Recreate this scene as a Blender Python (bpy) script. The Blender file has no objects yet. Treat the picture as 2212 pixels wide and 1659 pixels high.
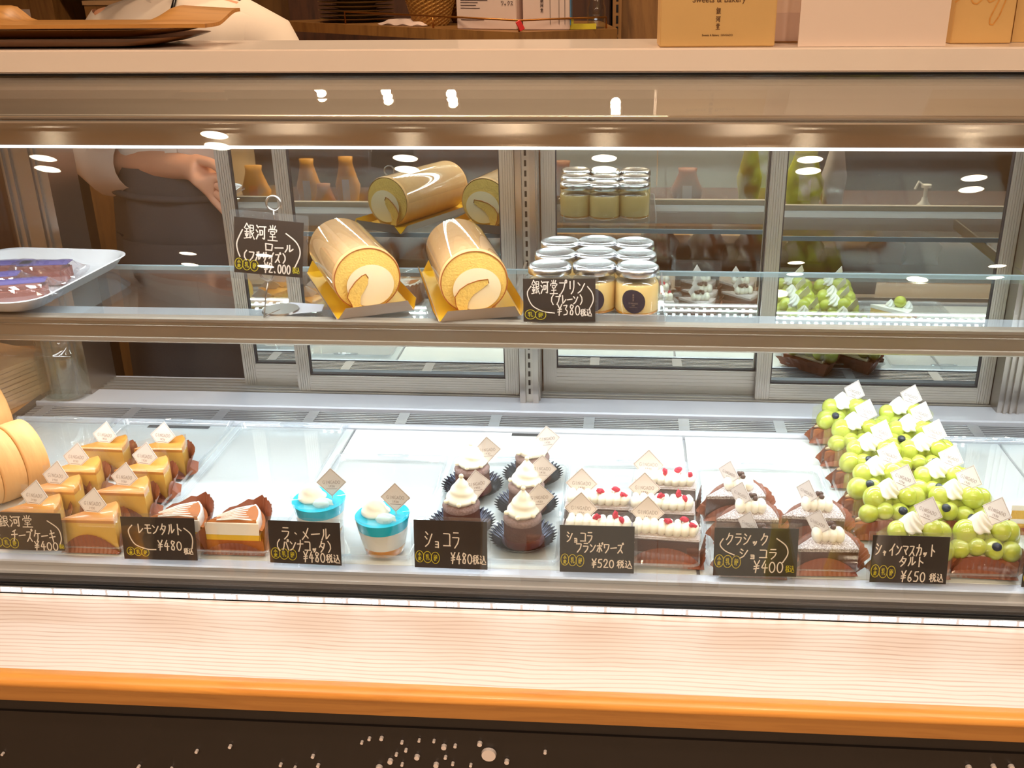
import bpy, bmesh, math, random
from mathutils import Vector, Matrix, Euler
import numpy as np
random.seed(7)
S = bpy.context.scene
COL = S.collection
PI = math.pi

# ------------------------------------------------------------------ camera
F_PX, CX_PX, CY_PX = 2165.5, 1203.7, 829.5
PITCH, YAW, ROLL, EYE = 0.394523, 0.0724804, 0.00867976, 1.35
fw = Vector((-math.sin(YAW)*math.cos(PITCH), math.cos(YAW)*math.cos(PITCH), -math.sin(PITCH)))
r0 = Vector((math.cos(YAW), math.sin(YAW), 0)); u0 = r0.cross(fw)
rt = r0*math.cos(ROLL) - u0*math.sin(ROLL); up = u0*math.cos(ROLL) + r0*math.sin(ROLL)
EYEP = Vector((0, 0, EYE))
cam_data = bpy.data.cameras.new('camera'); cam = bpy.data.objects.new('camera', cam_data); COL.objects.link(cam)
cam.matrix_world = Matrix(((rt.x, up.x, -fw.x, 0), (rt.y, up.y, -fw.y, 0), (rt.z, up.z, -fw.z, EYE), (0, 0, 0, 1)))
cam_data.sensor_width = 36; cam_data.lens = F_PX/2212*36
cam_data.shift_x = -(CX_PX-1106)/2212
cam_data.clip_start = 0.02; cam_data.clip_end = 60
S.camera = cam

def ray(x, y):
    d = fw*F_PX + rt*(x-CX_PX) - up*(y-CY_PX)
    return d/d.y
def PY(x, y, Y):                      # a point of the photograph at depth Y
    return EYEP + ray(x, y)*Y
def PZ(x, y, z):                      # a point of the photograph on the plane of height z
    d = ray(x, y)
    return EYEP + d*((z-EYE)/d.z)

# ------------------------------------------------------------------ render look, world
S.view_settings.view_transform = 'Standard'; S.view_settings.look = 'None'
S.view_settings.exposure = 0.0; S.view_settings.gamma = 1.0; S.view_settings.use_curve_mapping = False
S.cycles.use_denoising = True
S.cycles.use_adaptive_sampling = True; S.cycles.adaptive_threshold = .025
S.cycles.max_bounces = 11; S.cycles.transparent_max_bounces = 24; S.cycles.transmission_bounces = 10; S.cycles.glossy_bounces = 6
S.cycles.caustics_reflective = False; S.cycles.caustics_refractive = False
S.cycles.sample_clamp_indirect = 60.0
W = bpy.data.worlds.new('world'); S.world = W; W.use_nodes = True
W.node_tree.nodes['Background'].inputs[0].default_value = (1.0, 0.8, 0.6, 1); W.node_tree.nodes['Background'].inputs[1].default_value = 0.3

WARM = (1.0, 0.75, 0.50); COOL = (0.86, 0.95, 1.0)
CASE_X0, CASE_X1 = -1.035, 0.95
SPOT_W, LED_HEAD_W, LED_SHELF_W, REAR_FILL_W, FILL_W, LENS_E = 30.0, 6.2, 4.2, 3.4, 21.0, 30.0
def area(name, loc, rot, sx, sy, power, color, spread=PI):
    l = bpy.data.lights.new(name, 'AREA'); l.shape = 'RECTANGLE'; l.size = sx; l.size_y = sy
    l.energy = power; l.color = color; l.spread = spread
    o = bpy.data.objects.new(name, l); COL.objects.link(o); o.location = loc; o.rotation_euler = rot
    return o
def spot(name, loc, power, color, size=2.2, blend=.6, radius=.05, aim=None):
    l = bpy.data.lights.new(name, 'SPOT'); l.energy = power; l.color = color; l.spot_size = size; l.spot_blend = blend
    l.shadow_soft_size = radius
    o = bpy.data.objects.new(name, l); COL.objects.link(o); o.location = loc
    if aim is not None:
        o.rotation_euler = (Vector(aim)-Vector(loc)).to_track_quat('-Z', 'Y').to_euler()
    return o
# the two LED strips of the showcase
area('led_header_light', (-0.04, 1.235, 1.146), (math.radians(-8), 0, 0), 1.9, .02, LED_HEAD_W, COOL)
area('led_shelf_light', (-0.04, 1.315, 0.866), (math.radians(-6), 0, 0), 1.9, .02, LED_SHELF_W, COOL)

area('rear_fill_light', (-.17, 1.590, 1.198), (math.radians(6), 0, 0), 1.5, .015, REAR_FILL_W, COOL)  # added fill for the cakes' back faces, hidden by the header

# ceiling downlights: where the lamps mirrored in the front glass hang
ALPHA = math.radians(13.5); CEIL = 2.588
GN = Vector((0, -math.cos(ALPHA), math.sin(ALPHA))); GP = Vector((0, 1.022, .627))
def mirrored_lamp(x, y, z=CEIL):
    d = ray(x, y); t = (GP-EYEP).dot(GN)/d.dot(GN); h = EYEP + d*t
    q = d - 2*d.dot(GN)*GN
    return h + q*((z-h.z)/q.z)
LAMPS = [mirrored_lamp(x, y) for x, y in [(875, 342), (1305, 342), (1750, 345), (2105, 385), (92, 342), (462, 292),
                                           (405, 548), (570, 552), (1720, 568), (2155, 575), (265, 773)]]
LAMPS = [p for p in LAMPS if p.y > -9.3 and abs(p.x) < 5.0]
N_FAR = len(LAMPS)
LAMPS += [Vector((x, -.10, CEIL)) for x in (-1.0, -.35, .30, .95)]
LAMPS += [Vector((x, -1.45, CEIL)) for x in (-1.4, -.45, .55, 1.5)]  # added row, brightens the mirrored customer side
UA = math.atan2(1.2298-1.191, 1.2492-(1.022+(1.187-.627)*math.tan(ALPHA)+.001))      # slope of the upper glass
def mirrored_upper(x, y, z):
    n = Vector((0, -math.sin(UA), math.cos(UA))); d = ray(x, y); t = (Vector((0, 1.2492, 1.2298))-EYEP).dot(n)/d.dot(n); h = EYEP+d*t
    q = d-2*d.dot(n)*n; return h+q*((z-h.z)/q.z)
LAMPS += [mirrored_upper(x, y, 2.309) for x, y in ((695, 203), (838, 210), (978, 216), (1330, 235), (2108, 207))]
for i, p in enumerate(LAMPS):
    near = -0.2 < p.y < 1.2
    back = p.y >= 1.2
    spot('downlight_beam', (p.x, p.y, (CEIL if not back else 2.32)-.035), SPOT_W*(.55 if near else (.5 if back else (5.0 if p.y > -2 else 4.0))), WARM,
         size=2.0 if near else 2.3, radius=.012 if back else .05, aim=(p.x, p.y + (.75 if near else 0), 0))

# added unseen fill spotlights over the customer side, aimed at the showcase
FILL_SPOTS = [Vector((x, -.95, 2.42)) for x in (-1.25, -.45, .40, 1.2)]
for p in FILL_SPOTS:
    spot('fill_beam', p, FILL_W, (1.0, .80, .60), size=1.25, blend=.9, radius=.09, aim=(p.x*.75-.05, 1.15, .85))

# ------------------------------------------------------------------ mesh helpers
def C(r, g, b):
    f = lambda v: (v/255/12.92 if v/255 <= .04045 else ((v/255+.055)/1.055)**2.4)
    return (f(r), f(g), f(b), 1)
def finish(name, bm, m, parent=None, smooth=False, auto=None):
    me = bpy.data.meshes.new(name); bm.normal_update(); bm.to_mesh(me); bm.free()
    if smooth:
        me.shade_smooth()
        if auto is not None:
            try: me.set_sharp_from_angle(angle=math.radians(auto))
            except Exception: pass
    for mm in (m if isinstance(m, (list, tuple)) else [m]): me.materials.append(mm)
    o = bpy.data.objects.new(name, me); COL.objects.link(o)
    if parent: o.parent = parent
    return o
def thing(name, label, cat, loc=(0, 0, 0), rotz=0, group=None):
    o = bpy.data.objects.new(name, None); COL.objects.link(o); o.empty_display_size = .02
    o.location = loc; o.rotation_euler = (0, 0, rotz); o['label'] = label; o['category'] = cat
    if group: o['group'] = group
    return o
def tag(o, label, cat, group=None):
    o['label'] = label; o['category'] = cat
    if group: o['group'] = group
    return o
def struct(o):
    o['kind'] = 'structure'; return o
def dup(o, parent=None, **kw):
    c = o.copy(); COL.objects.link(c); c.parent = parent
    for ch in o.children: dup(ch, c)
    for k, v in kw.items(): c[k] = v
    return c
def bx(bm, x0, x1, y0, y1, z0, z1, mi=0):
    v = [bm.verts.new(p) for p in ((x0, y0, z0), (x1, y0, z0), (x1, y1, z0), (x0, y1, z0), (x0, y0, z1), (x1, y0, z1), (x1, y1, z1), (x0, y1, z1))]
    for f in ((0, 3, 2, 1), (4, 5, 6, 7), (0, 1, 5, 4), (1, 2, 6, 5), (2, 3, 7, 6), (3, 0, 4, 7)):
        bm.faces.new([v[i] for i in f]).material_index = mi
    return v
def box(name, m, x0, x1, y0, y1, z0, z1, parent=None, bevel=0):
    bm = bmesh.new(); bx(bm, x0, x1, y0, y1, z0, z1)
    if bevel: bmesh.ops.bevel(bm, geom=list(bm.edges), offset=bevel, segments=2, affect='EDGES')
    return finish(name, bm, m, parent, smooth=bool(bevel), auto=35)
def grid_surface(bm, pts, close_u=False, close_v=False, mi=0):
    n, k = len(pts), len(pts[0])
    V = [[bm.verts.new(p) for p in row] for row in pts]
    for i in range(n if close_u else n-1):
        for j in range(k if close_v else k-1):
            try: bm.faces.new((V[i][j], V[i][(j+1) % k], V[(i+1) % n][(j+1) % k], V[(i+1) % n][j])).material_index = mi
            except ValueError: pass
    return V
def lathe(bm, prof, n=32, c=(0, 0, 0), mi=0, squash=1, cap=True):
    pts = [[(c[0]+r*math.cos(2*PI*j/n), c[1]+r*squash*math.sin(2*PI*j/n), c[2]+z) for j in range(n)] for r, z in prof]
    V = grid_surface(bm, pts, close_v=True, mi=mi)
    if cap and prof[0][0] > 1e-5: bm.faces.new(list(reversed(V[0]))).material_index = mi
    if cap and prof[-1][0] > 1e-5: bm.faces.new(V[-1]).material_index = mi
    bmesh.ops.remove_doubles(bm, verts=[v for v in bm.verts if v.is_valid], dist=1e-6)
def prism(bm, poly, z0, z1, mi=0):                      # polygon in XY pushed up in Z
    a = [bm.verts.new((x, y, z0)) for x, y in poly]; b = [bm.verts.new((x, y, z1)) for x, y in poly]
    bm.faces.new(list(reversed(a))).material_index = mi; bm.faces.new(b).material_index = mi
    for i in range(len(poly)):
        j = (i+1) % len(poly); bm.faces.new((a[i], a[j], b[j], b[i])).material_index = mi
def rail_x(bm, prof, x0, x1, mi=0):                     # profile in YZ run along X
    a = [bm.verts.new((x0, y, z)) for y, z in prof]; b = [bm.verts.new((x1, y, z)) for y, z in prof]
    bm.faces.new(a).material_index = mi; bm.faces.new(list(reversed(b))).material_index = mi
    for i in range(len(prof)):
        j = (i+1) % len(prof); bm.faces.new((a[j], a[i], b[i], b[j])).material_index = mi
    bmesh.ops.recalc_face_normals(bm, faces=bm.faces)
def tube(bm, path, r, n=10, cap=True, closed=False, mi=0):
    path = [Vector(p) for p in path]; rings = []; N = len(path); prev = None
    for i, p in enumerate(path):
        if closed: t = path[(i+1) % N]-path[i-1]
        else: t = path[min(i+1, N-1)]-path[max(i-1, 0)]
        t.normalize()
        if prev is None:
            a = Vector((0, 0, 1)) if abs(t.z) < .9 else Vector((1, 0, 0)); u = t.cross(a).normalized()
        else:
            u = (prev - t*prev.dot(t)).normalized()
        prev = u; v = t.cross(u); rr = r[i] if isinstance(r, (list, tuple)) else r
        rings.append([p + u*math.cos(2*PI*j/n)*rr + v*math.sin(2*PI*j/n)*rr for j in range(n)])
    V = grid_surface(bm, rings, close_u=closed, close_v=True, mi=mi)
    if cap and not closed:
        bm.faces.new(list(reversed(V[0]))).material_index = mi; bm.faces.new(V[-1]).material_index = mi
def ball(bm, c, r, sub=2, scale=(1, 1, 1), mi=0, rot=None):
    mtx = Matrix.Translation(c) @ (rot if rot else Matrix()) @ Matrix.Diagonal((r*scale[0], r*scale[1], r*scale[2], 1))
    g = bmesh.ops.create_icosphere(bm, subdivisions=sub, radius=1, matrix=mtx)
    for v in g['verts']:
        for f in v.link_faces: f.material_index = mi
def rrect(w, d, r, n=6, cx=0, cy=0):
    pts = []
    for sx, sy, a0 in ((1, 1, 0), (-1, 1, 90), (-1, -1, 180), (1, -1, 270)):
        for i in range(n+1):
            a = math.radians(a0+90*i/n); pts.append((cx+sx*(w/2-r)+r*math.cos(a), cy+sy*(d/2-r)+r*math.sin(a)))
    return pts
def loft(bm, loops, cap0=True, cap1=True, mi=0):
    V = grid_surface(bm, loops, close_v=True, mi=mi)
    if cap0: bm.faces.new(list(reversed(V[0]))).material_index = mi
    if cap1: bm.faces.new(V[-1]).material_index = mi

# ------------------------------------------------------------------ materials
def nodes(name):
    m = bpy.data.materials.new(name); m.use_nodes = True
    nt = m.node_tree; b = nt.nodes['Principled BSDF']
    return m, nt, b
def mat(name, col, rough=.5, metal=0, var=.07, scale=25, stretch=(1, 1, 1), bump=0, bscale=None, col2=None, coat=0, sss=0, spec=.5,
        contrast=0, trans=0, ior=1.45, emis=None, estr=0, aniso=0, sheen=0):
    m, nt, b = nodes(name)
    tc = nt.nodes.new('ShaderNodeTexCoord'); mp = nt.nodes.new('ShaderNodeMapping'); mp.inputs['Scale'].default_value = stretch
    nt.links.new(tc.outputs['Object'], mp.inputs[0])
    nz = nt.nodes.new('ShaderNodeTexNoise'); nz.inputs['Scale'].default_value = scale; nz.inputs['Detail'].default_value = 4
    nt.links.new(mp.outputs[0], nz.inputs['Vector'])
    mx = nt.nodes.new('ShaderNodeMix'); mx.data_type = 'RGBA'
    c2 = col2 or tuple(max(0, min(1, c*(1+var*2))) for c in col[:3])+(1,)
    c1 = col if col2 else tuple(max(0, c*(1-var*2)) for c in col[:3])+(1,)
    mx.inputs[6].default_value = c1; mx.inputs[7].default_value = c2
    if contrast:
        mr = nt.nodes.new('ShaderNodeMapRange'); mr.inputs['From Min'].default_value = .5-contrast; mr.inputs['From Max'].default_value = .5+contrast; nt.links.new(nz.outputs['Fac'], mr.inputs[0]); nt.links.new(mr.outputs[0], mx.inputs[0])
    else: nt.links.new(nz.outputs['Fac'], mx.inputs[0])
    nt.links.new(mx.outputs[2], b.inputs['Base Color'])
    b.inputs['Roughness'].default_value = rough; b.inputs['Metallic'].default_value = metal
    b.inputs['Specular IOR Level'].default_value = spec; b.inputs['IOR'].default_value = ior
    b.inputs['Coat Weight'].default_value = coat; b.inputs['Coat Roughness'].default_value = .08
    b.inputs['Transmission Weight'].default_value = trans
    if sheen: b.inputs['Sheen Weight'].default_value = sheen
    if sss:
        b.inputs['Subsurface Weight'].default_value = sss; b.inputs['Subsurface Radius'].default_value = (.01, .008, .004); b.inputs['Subsurface Scale'].default_value = 1
    if emis: b.inputs['Emission Color'].default_value = emis; b.inputs['Emission Strength'].default_value = estr
    if aniso:
        b.inputs['Anisotropic'].default_value = aniso; b.inputs['Anisotropic Rotation'].default_value = 0
        tg = nt.nodes.new('ShaderNodeTangent'); tg.direction_type = 'RADIAL'; tg.axis = 'X'; nt.links.new(tg.outputs[0], b.inputs['Tangent'])
    if bump:
        bn = nt.nodes.new('ShaderNodeBump'); bn.inputs['Strength'].default_value = bump; bn.inputs['Distance'].default_value = .002
        n2 = nt.nodes.new('ShaderNodeTexNoise'); n2.inputs['Scale'].default_value = bscale or scale*3; n2.inputs['Detail'].default_value = 5
        nt.links.new(mp.outputs[0], n2.inputs['Vector']); nt.links.new(n2.outputs['Fac'], bn.inputs['Height']); nt.links.new(bn.outputs[0], b.inputs['Normal'])
    return m
def thin_glass(name, tint=(1, 1, 1), f0=.04, rough=0.0, power=5, haze=0):
    m, nt, b = nodes(name); out = nt.nodes['Material Output']; nt.nodes.remove(b)
    tr = nt.nodes.new('ShaderNodeBsdfTransparent'); tr.inputs[0].default_value = (*tint, 1)
    gl = nt.nodes.new('ShaderNodeBsdfGlossy'); gl.inputs['Roughness'].default_value = rough; gl.inputs[0].default_value = (1, 1, 1, 1)
    lw = nt.nodes.new('ShaderNodeLayerWeight'); lw.inputs['Blend'].default_value = .5
    pw = nt.nodes.new('ShaderNodeMath'); pw.operation = 'POWER'; pw.inputs[1].default_value = power
    ma = nt.nodes.new('ShaderNodeMath'); ma.operation = 'MULTIPLY_ADD'; ma.inputs[1].default_value = 1-f0; ma.inputs[2].default_value = f0
    mx = nt.nodes.new('ShaderNodeMixShader')
    L = nt.links.new
    L(lw.outputs['Facing'], pw.inputs[0]); L(pw.outputs[0], ma.inputs[0]); L(ma.outputs[0], mx.inputs[0])
    if haze:
        df = nt.nodes.new('ShaderNodeBsdfDiffuse'); df.inputs[0].default_value = (.9, .93, .95, 1)
        m2 = nt.nodes.new('ShaderNodeMixShader'); m2.inputs[0].default_value = haze
        L(tr.outputs[0], m2.inputs[1]); L(df.outputs[0], m2.inputs[2]); L(m2.outputs[0], mx.inputs[1])
    else: L(tr.outputs[0], mx.inputs[1])
    L(gl.outputs[0], mx.inputs[2]); L(mx.outputs[0], out.inputs[0])
    return m
def wood(name, ca, cb, grain=55, along=1.2, rough=.4, axis=0, coat=.2):
    m, nt, b = nodes(name); L = nt.links.new
    tc = nt.nodes.new('ShaderNodeTexCoord'); mp = nt.nodes.new('ShaderNodeMapping')
    s = [grain]*3; s[axis] = along; mp.inputs['Scale'].default_value = s
    L(tc.outputs['Object'], mp.inputs[0])
    wp = nt.nodes.new('ShaderNodeTexNoise'); wp.inputs['Scale'].default_value = 2.2; L(tc.outputs['Object'], wp.inputs['Vector'])
    ad = nt.nodes.new('ShaderNodeVectorMath'); ad.operation = 'MULTIPLY_ADD'; ad.inputs[1].default_value = (3.5, 3.5, 3.5)
    L(wp.outputs['Color'], ad.inputs[0]); L(mp.outputs[0], ad.inputs[2])
    nz = nt.nodes.new('ShaderNodeTexNoise'); nz.inputs['Scale'].default_value = 1.6; nz.inputs['Detail'].default_value = 6; nz.inputs['Roughness'].default_value = .62
    L(ad.outputs[0], nz.inputs['Vector'])
    cr = nt.nodes.new('ShaderNodeValToRGB'); e = cr.color_ramp.elements
    e[0].position = .3; e[0].color = cb; e[1].position = .56; e[1].color = ca
    L(nz.outputs['Fac'], cr.inputs[0]); L(cr.outputs[0], b.inputs['Base Color'])
    b.inputs['Roughness'].default_value = rough; b.inputs['Coat Weight'].default_value = coat; b.inputs['Coat Roughness'].default_value = .15
    bn = nt.nodes.new('ShaderNodeBump'); bn.inputs['Strength'].default_value = .12; bn.inputs['Distance'].default_value = .001
    L(nz.outputs['Fac'], bn.inputs['Height']); L(bn.outputs[0], b.inputs['Normal'])
    return m
def grain_wood(name, ca, cb, period=.0075, rough=.42):
    m, nt, b = nodes(name); L = nt.links.new
    tc = nt.nodes.new('ShaderNodeTexCoord'); mp = nt.nodes.new('ShaderNodeMapping'); mp.inputs['Scale'].default_value = (.42, 1, 1); mp.inputs['Rotation'].default_value = (0, 0, .012)
    L(tc.outputs['Object'], mp.inputs[0])
    wv = nt.nodes.new('ShaderNodeTexWave'); wv.wave_type = 'BANDS'; wv.bands_direction = 'Y'; wv.inputs['Scale'].default_value = .314/period
    wv.inputs['Distortion'].default_value = 16; wv.inputs['Detail'].default_value = 3; wv.inputs['Detail Scale'].default_value = .16; wv.inputs['Detail Roughness'].default_value = .55
    L(mp.outputs[0], wv.inputs['Vector'])
    cr = nt.nodes.new('ShaderNodeValToRGB'); e = cr.color_ramp.elements; e[0].position = 0; e[0].color = (1, 1, 1, 1); e[1].position = .34; e[1].color = (0, 0, 0, 1)
    L(wv.outputs['Fac'], cr.inputs[0])
    m2 = nt.nodes.new('ShaderNodeMapping'); m2.inputs['Scale'].default_value = (9, 420, 1); L(tc.outputs['Object'], m2.inputs[0])
    nz = nt.nodes.new('ShaderNodeTexNoise'); nz.inputs['Scale'].default_value = 1; nz.inputs['Detail'].default_value = 3; L(m2.outputs[0], nz.inputs['Vector'])
    mu = nt.nodes.new('ShaderNodeMath'); mu.operation = 'MULTIPLY'; L(cr.outputs[0], mu.inputs[0]); L(nz.outputs['Fac'], mu.inputs[1])
    ad = nt.nodes.new('ShaderNodeMath'); ad.operation = 'MULTIPLY_ADD'; ad.inputs[1].default_value = .35; ad.use_clamp = True; L(nz.outputs['Fac'], ad.inputs[0]); L(mu.outputs[0], ad.inputs[2])
    mx = nt.nodes.new('ShaderNodeMix'); mx.data_type = 'RGBA'; mx.inputs[6].default_value = ca; mx.inputs[7].default_value = cb
    L(ad.outputs[0], mx.inputs[0]); L(mx.outputs[2], b.inputs['Base Color']); b.inputs['Roughness'].default_value = rough
    return m
def emit(name, col, st):
    m, nt, b = nodes(name); b.inputs['Base Color'].default_value = col; b.inputs['Emission Color'].default_value = col; b.inputs['Emission Strength'].default_value = st
    return m

M = {}
M['oak'] = grain_wood('pale_oak', C(232, 218, 212), C(194, 162, 146))
M['oak_edge'] = wood('oak_edge', C(214, 150, 72), C(190, 124, 54), 60, 1.0, .4, coat=.1)
M['shaded_edge_face'] = wood('shaded_edge_face', C(150, 102, 50), C(128, 82, 36), 60, 1.0, .45, coat=0)  # darker than the moulding: its shadow is put into the wood colour
M['tray_dark'] = wood('tray_dark', C(140, 94, 48), C(100, 64, 28), 50, 2, .4, coat=.1)
M['tray_wood'] = wood('tray_wood', C(206, 146, 76), C(166, 108, 46), 50, 2, .35)
M['brown_wood'] = wood('brown_wood', C(150, 104, 54), C(120, 80, 40), 30, 2, .5, axis=2, coat=0)
M['dark_wood'] = wood('dark_wood', C(84, 48, 26), C(58, 32, 18), 30, 2, .6, axis=2, coat=0)
M['stone'] = mat('white_stone', C(246, 228, 214), .3, var=.03, scale=9, coat=.3)
M['black_panel'] = mat('black_panel', C(26, 20, 18), .45, var=.1)
M['silver'] = mat('silver_disc', C(205, 195, 195), .35, .35, var=.03)
M['steel'] = mat('brushed_steel', C(206, 196, 188), .125, 1, var=.04, scale=3, stretch=(1, 60, 160), aniso=.96)
M['steel_top'] = mat('canopy_steel', C(176, 164, 152), .42, .9, var=.04, scale=3, stretch=(1, 40, 40))
M['steel_plain'] = mat('satin_steel', C(176, 170, 164), .28, 1, var=.04, scale=6)
M['alu'] = mat('satin_aluminium', C(188, 182, 172), .38, .85, var=.03, scale=10)
M['alu_dark'] = mat('shelf_rail_aluminium', C(172, 160, 146), .42, .7, var=.03, scale=10)
M['white_enamel'] = mat('white_enamel', C(236, 240, 238), .35, var=.015, coat=.1)
M['grey_enamel'] = mat('pale_grey_enamel', C(196, 198, 208), .35, .2, var=.02)
M['grille'] = mat('grille_steel', C(170, 172, 178), .35, .6, var=.03)
M['black'] = mat('black_plastic', C(14, 13, 13), .3, var=.1)
M['gasket'] = mat('dark_gasket', C(40, 40, 46), .5, var=.05)
M['tag_white'] = mat('white_sticker', C(225, 225, 228), .5)
M['glass'] = thin_glass('front_glass', (.985, .99, .985), .042)
M['glass_shelf'] = thin_glass('shelf_glass', (.95, .975, .972), .055)
M['glass_edge'] = mat('glass_edge', C(190, 216, 228), .15, var=.03, emis=None, spec=.8)
M['acrylic'] = thin_glass('clear_acrylic', (.97, .98, .99), .055, haze=.03)
M['acrylic_edge'] = thin_glass('acrylic_edge', (.92, .95, .98), .08, haze=.2)
M['film'] = thin_glass('clear_film', (.99, .99, .98), .085, haze=.015)
M['cello'] = thin_glass('cellophane', (.97, .96, .98), .12, rough=.05, haze=.05)
m, nt, b = nodes('door_mirror'); b.inputs['Base Color'].default_value = C(196, 204, 200); b.inputs['Metallic'].default_value = 1; b.inputs['Roughness'].default_value = .012
nz = nt.nodes.new('ShaderNodeTexNoise'); nz.inputs['Scale'].default_value = 3
mx = nt.nodes.new('ShaderNodeMix'); mx.data_type = 'RGBA'; mx.inputs[6].default_value = C(204, 210, 204); mx.inputs[7].default_value = C(216, 222, 216)
nt.links.new(nz.outputs['Fac'], mx.inputs[0]); nt.links.new(mx.outputs[2], b.inputs['Base Color']); M['mirror'] = m
M['led'] = emit('led_diode', (.9, .97, 1, 1), 30)
M['led_and_glint'] = emit('led_diffuser', (.92, .96, 1, 1), 2.2)  # header diffuser; its glow also makes the glints along the glass foot
M['lens'] = emit('downlight_lens', (1, .86, .66, 1), LENS_E)
M['white_ring'] = mat('lamp_trim', C(235, 225, 210), .4)
M['card_black'] = mat('blackboard_card', C(50, 43, 40), .5, var=.08, scale=60)
M['chalk'] = mat('white_marker', C(236, 224, 214), .7, var=.02)
M['yellow_ink'] = mat('yellow_marker', C(196, 182, 40), .7, var=.04)
M['print_ink'] = mat('printed_ink', C(150, 132, 126), .7, var=.03)
M['brown_ink'] = mat('brown_print', C(96, 62, 34), .7, var=.03)
M['flag'] = mat('flag_card', C(236, 228, 226), .55, var=.01)
M['pick'] = mat('flag_stick', C(205, 190, 170), .6)
M['sponge'] = mat('sponge_cake', C(240, 196, 104), .85, var=.1, scale=180, bump=.6, bscale=350)
M['roll_skin'] = mat('roll_cake_skin', C(226, 160, 92), .5, var=.05, scale=14, stretch=(1, 6, 1), coat=.1, col2=C(246, 200, 138))
M['browned'] = mat('browned_edge', C(172, 92, 34), .7)
M['cream'] = mat('custard_cream', C(247, 226, 186), .6, var=.02, sss=.15)
M['whip'] = mat('whipped_cream', C(250, 244, 228), .45, var=.015, sss=.15)
M['whip_w'] = mat('white_whipped_cream', C(252, 250, 244), .45, var=.01, sss=.15)
M['gold_board'] = mat('gold_card', C(236, 184, 40), .28, .35, var=.04)
M['grey_board'] = mat('grey_card_back', C(196, 178, 164), .6, var=.03)
M['jar_glass'] = thin_glass('jar_glass', (.95, .97, .95), .06)
M['pudding'] = mat('custard_pudding', C(246, 206, 138), .4, var=.02, sss=.1, coat=.3)
M['caramel'] = mat('caramel', C(222, 146, 30), .2, var=.05, coat=.6)
M['lid'] = mat('silver_lid', C(222, 224, 228), .24, 1, var=.02)
M['label_navy'] = mat('navy_label', C(52, 44, 58), .6, var=.04)
M['label_ink'] = mat('label_ink', C(136, 116, 108), .6, var=.04)
M['choco'] = mat('chocolate_cake', C(92, 54, 44), .75, var=.12, scale=90, bump=.4, bscale=260)
M['choco_dk'] = mat('dark_chocolate', C(62, 36, 32), .5, var=.1, scale=80)
M['ganache'] = mat('ganache_base', C(88, 40, 28), .25, var=.08, coat=.6)
M['sugar'] = mat('sugar_dusting', C(150, 118, 112), .9, scale=420, col2=C(250, 246, 248), bump=.3, bscale=500)
M['sugar_speckle'] = mat('speckled_sugar', C(112, 84, 78), .9, scale=620, col2=C(246, 240, 242), contrast=.2, bump=.4, bscale=300)
M['slice_skin'] = mat('slice_skin', C(218, 146, 82), .6, scale=18, stretch=(5, 1, 1), col2=C(240, 186, 118), bump=.2, bscale=60)
M['sugar_lite'] = mat('light_sugar_dusting', C(86, 54, 46), .9, scale=380, col2=C(176, 150, 146), bump=.3, bscale=500)
M['foil'] = mat('black_foil_cup', C(52, 54, 66), .22, .75, var=.1)
M['paper'] = mat('brown_glassine', C(150, 86, 60), .45, var=.12, scale=40, coat=.2)
M['paper_dk'] = mat('brown_paper_shadow', C(116, 66, 50), .5, var=.12, scale=40)
M['cheese'] = mat('cheesecake', C(246, 196, 92), .5, var=.06, scale=30, coat=.15)
M['cheese_top'] = mat('baked_top', C(192, 100, 44), .4, scale=16, col2=C(240, 178, 74), coat=.3)
M['cheese_pale'] = mat('cheesecake_inside', C(250, 228, 160), .6, var=.03)
M['tart'] = mat('tart_crust', C(176, 100, 48), .75, var=.12, scale=70, bump=.4)
M['lemon'] = mat('lemon_curd', C(240, 196, 60), .3, var=.05, coat=.3)
M['meringue'] = mat('meringue', C(250, 244, 234), .6, var=.02)
M['toast'] = mat('toasted_meringue', C(178, 104, 48), .6, var=.1, scale=90)
M['blue_jelly'] = mat('blue_jelly', C(0, 206, 240), .12, var=.03, coat=.5)
M['panna'] = mat('panna_cotta', C(246, 242, 232), .4, var=.01, sss=.1)
M['shell'] = mat('pale_blue_shell', C(206, 238, 242), .35, var=.02)
M['cup'] = thin_glass('plastic_cup', (.97, .98, .98), .05, haze=.02)
M['raspberry'] = mat('raspberry_bit', C(206, 30, 66), .55, var=.15, scale=140, bump=.6)
M['grape'] = mat('green_grape', C(190, 204, 66), .14, var=.05, scale=30, coat=.6, sss=.3, col2=C(214, 222, 112))
M['blueberry'] = mat('blueberry', C(44, 50, 72), .35, var=.15, scale=60, coat=.2)
M['choc_pearl'] = mat('chocolate_pearl', C(84, 52, 44), .35, var=.06)
M['white_pearl'] = mat('cream_pearl', C(250, 240, 214), .3, var=.02)
M['white_plastic'] = mat('white_melamine', C(238, 240, 244), .2, var=.01, coat=.4)
M['brownie'] = mat('brown_sweet', C(150, 86, 74), .6, var=.1, scale=60)
M['purple'] = mat('purple_wrapper_print', C(108, 98, 178), .45, var=.06)
M['skin'] = mat('skin', C(222, 160, 126), .5, var=.03, sss=.1)
M['shirt'] = mat('white_shirt', C(232, 214, 198), .8, var=.02, scale=14, bump=.8, bscale=14, stretch=(1, 1, .35))
M['apron'] = mat('charcoal_apron', C(88, 80, 78), .85, var=.08, scale=120, bump=.2)
M['trouser'] = mat('black_trousers', C(36, 33, 34), .85)
M['hair'] = mat('dark_hair', C(34, 24, 20), .5, var=.1, scale=100, stretch=(1, 1, .1))
M['eye_white'] = mat('eye_white', C(236, 232, 226), .3)
M['lip'] = mat('lip', C(178, 96, 86), .5)
M['wall_cream'] = mat('warm_plaster', C(206, 186, 160), .8, var=.03)
M['wall_grey'] = mat('grey_plaster', C(176, 174, 168), .8, var=.03)
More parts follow.
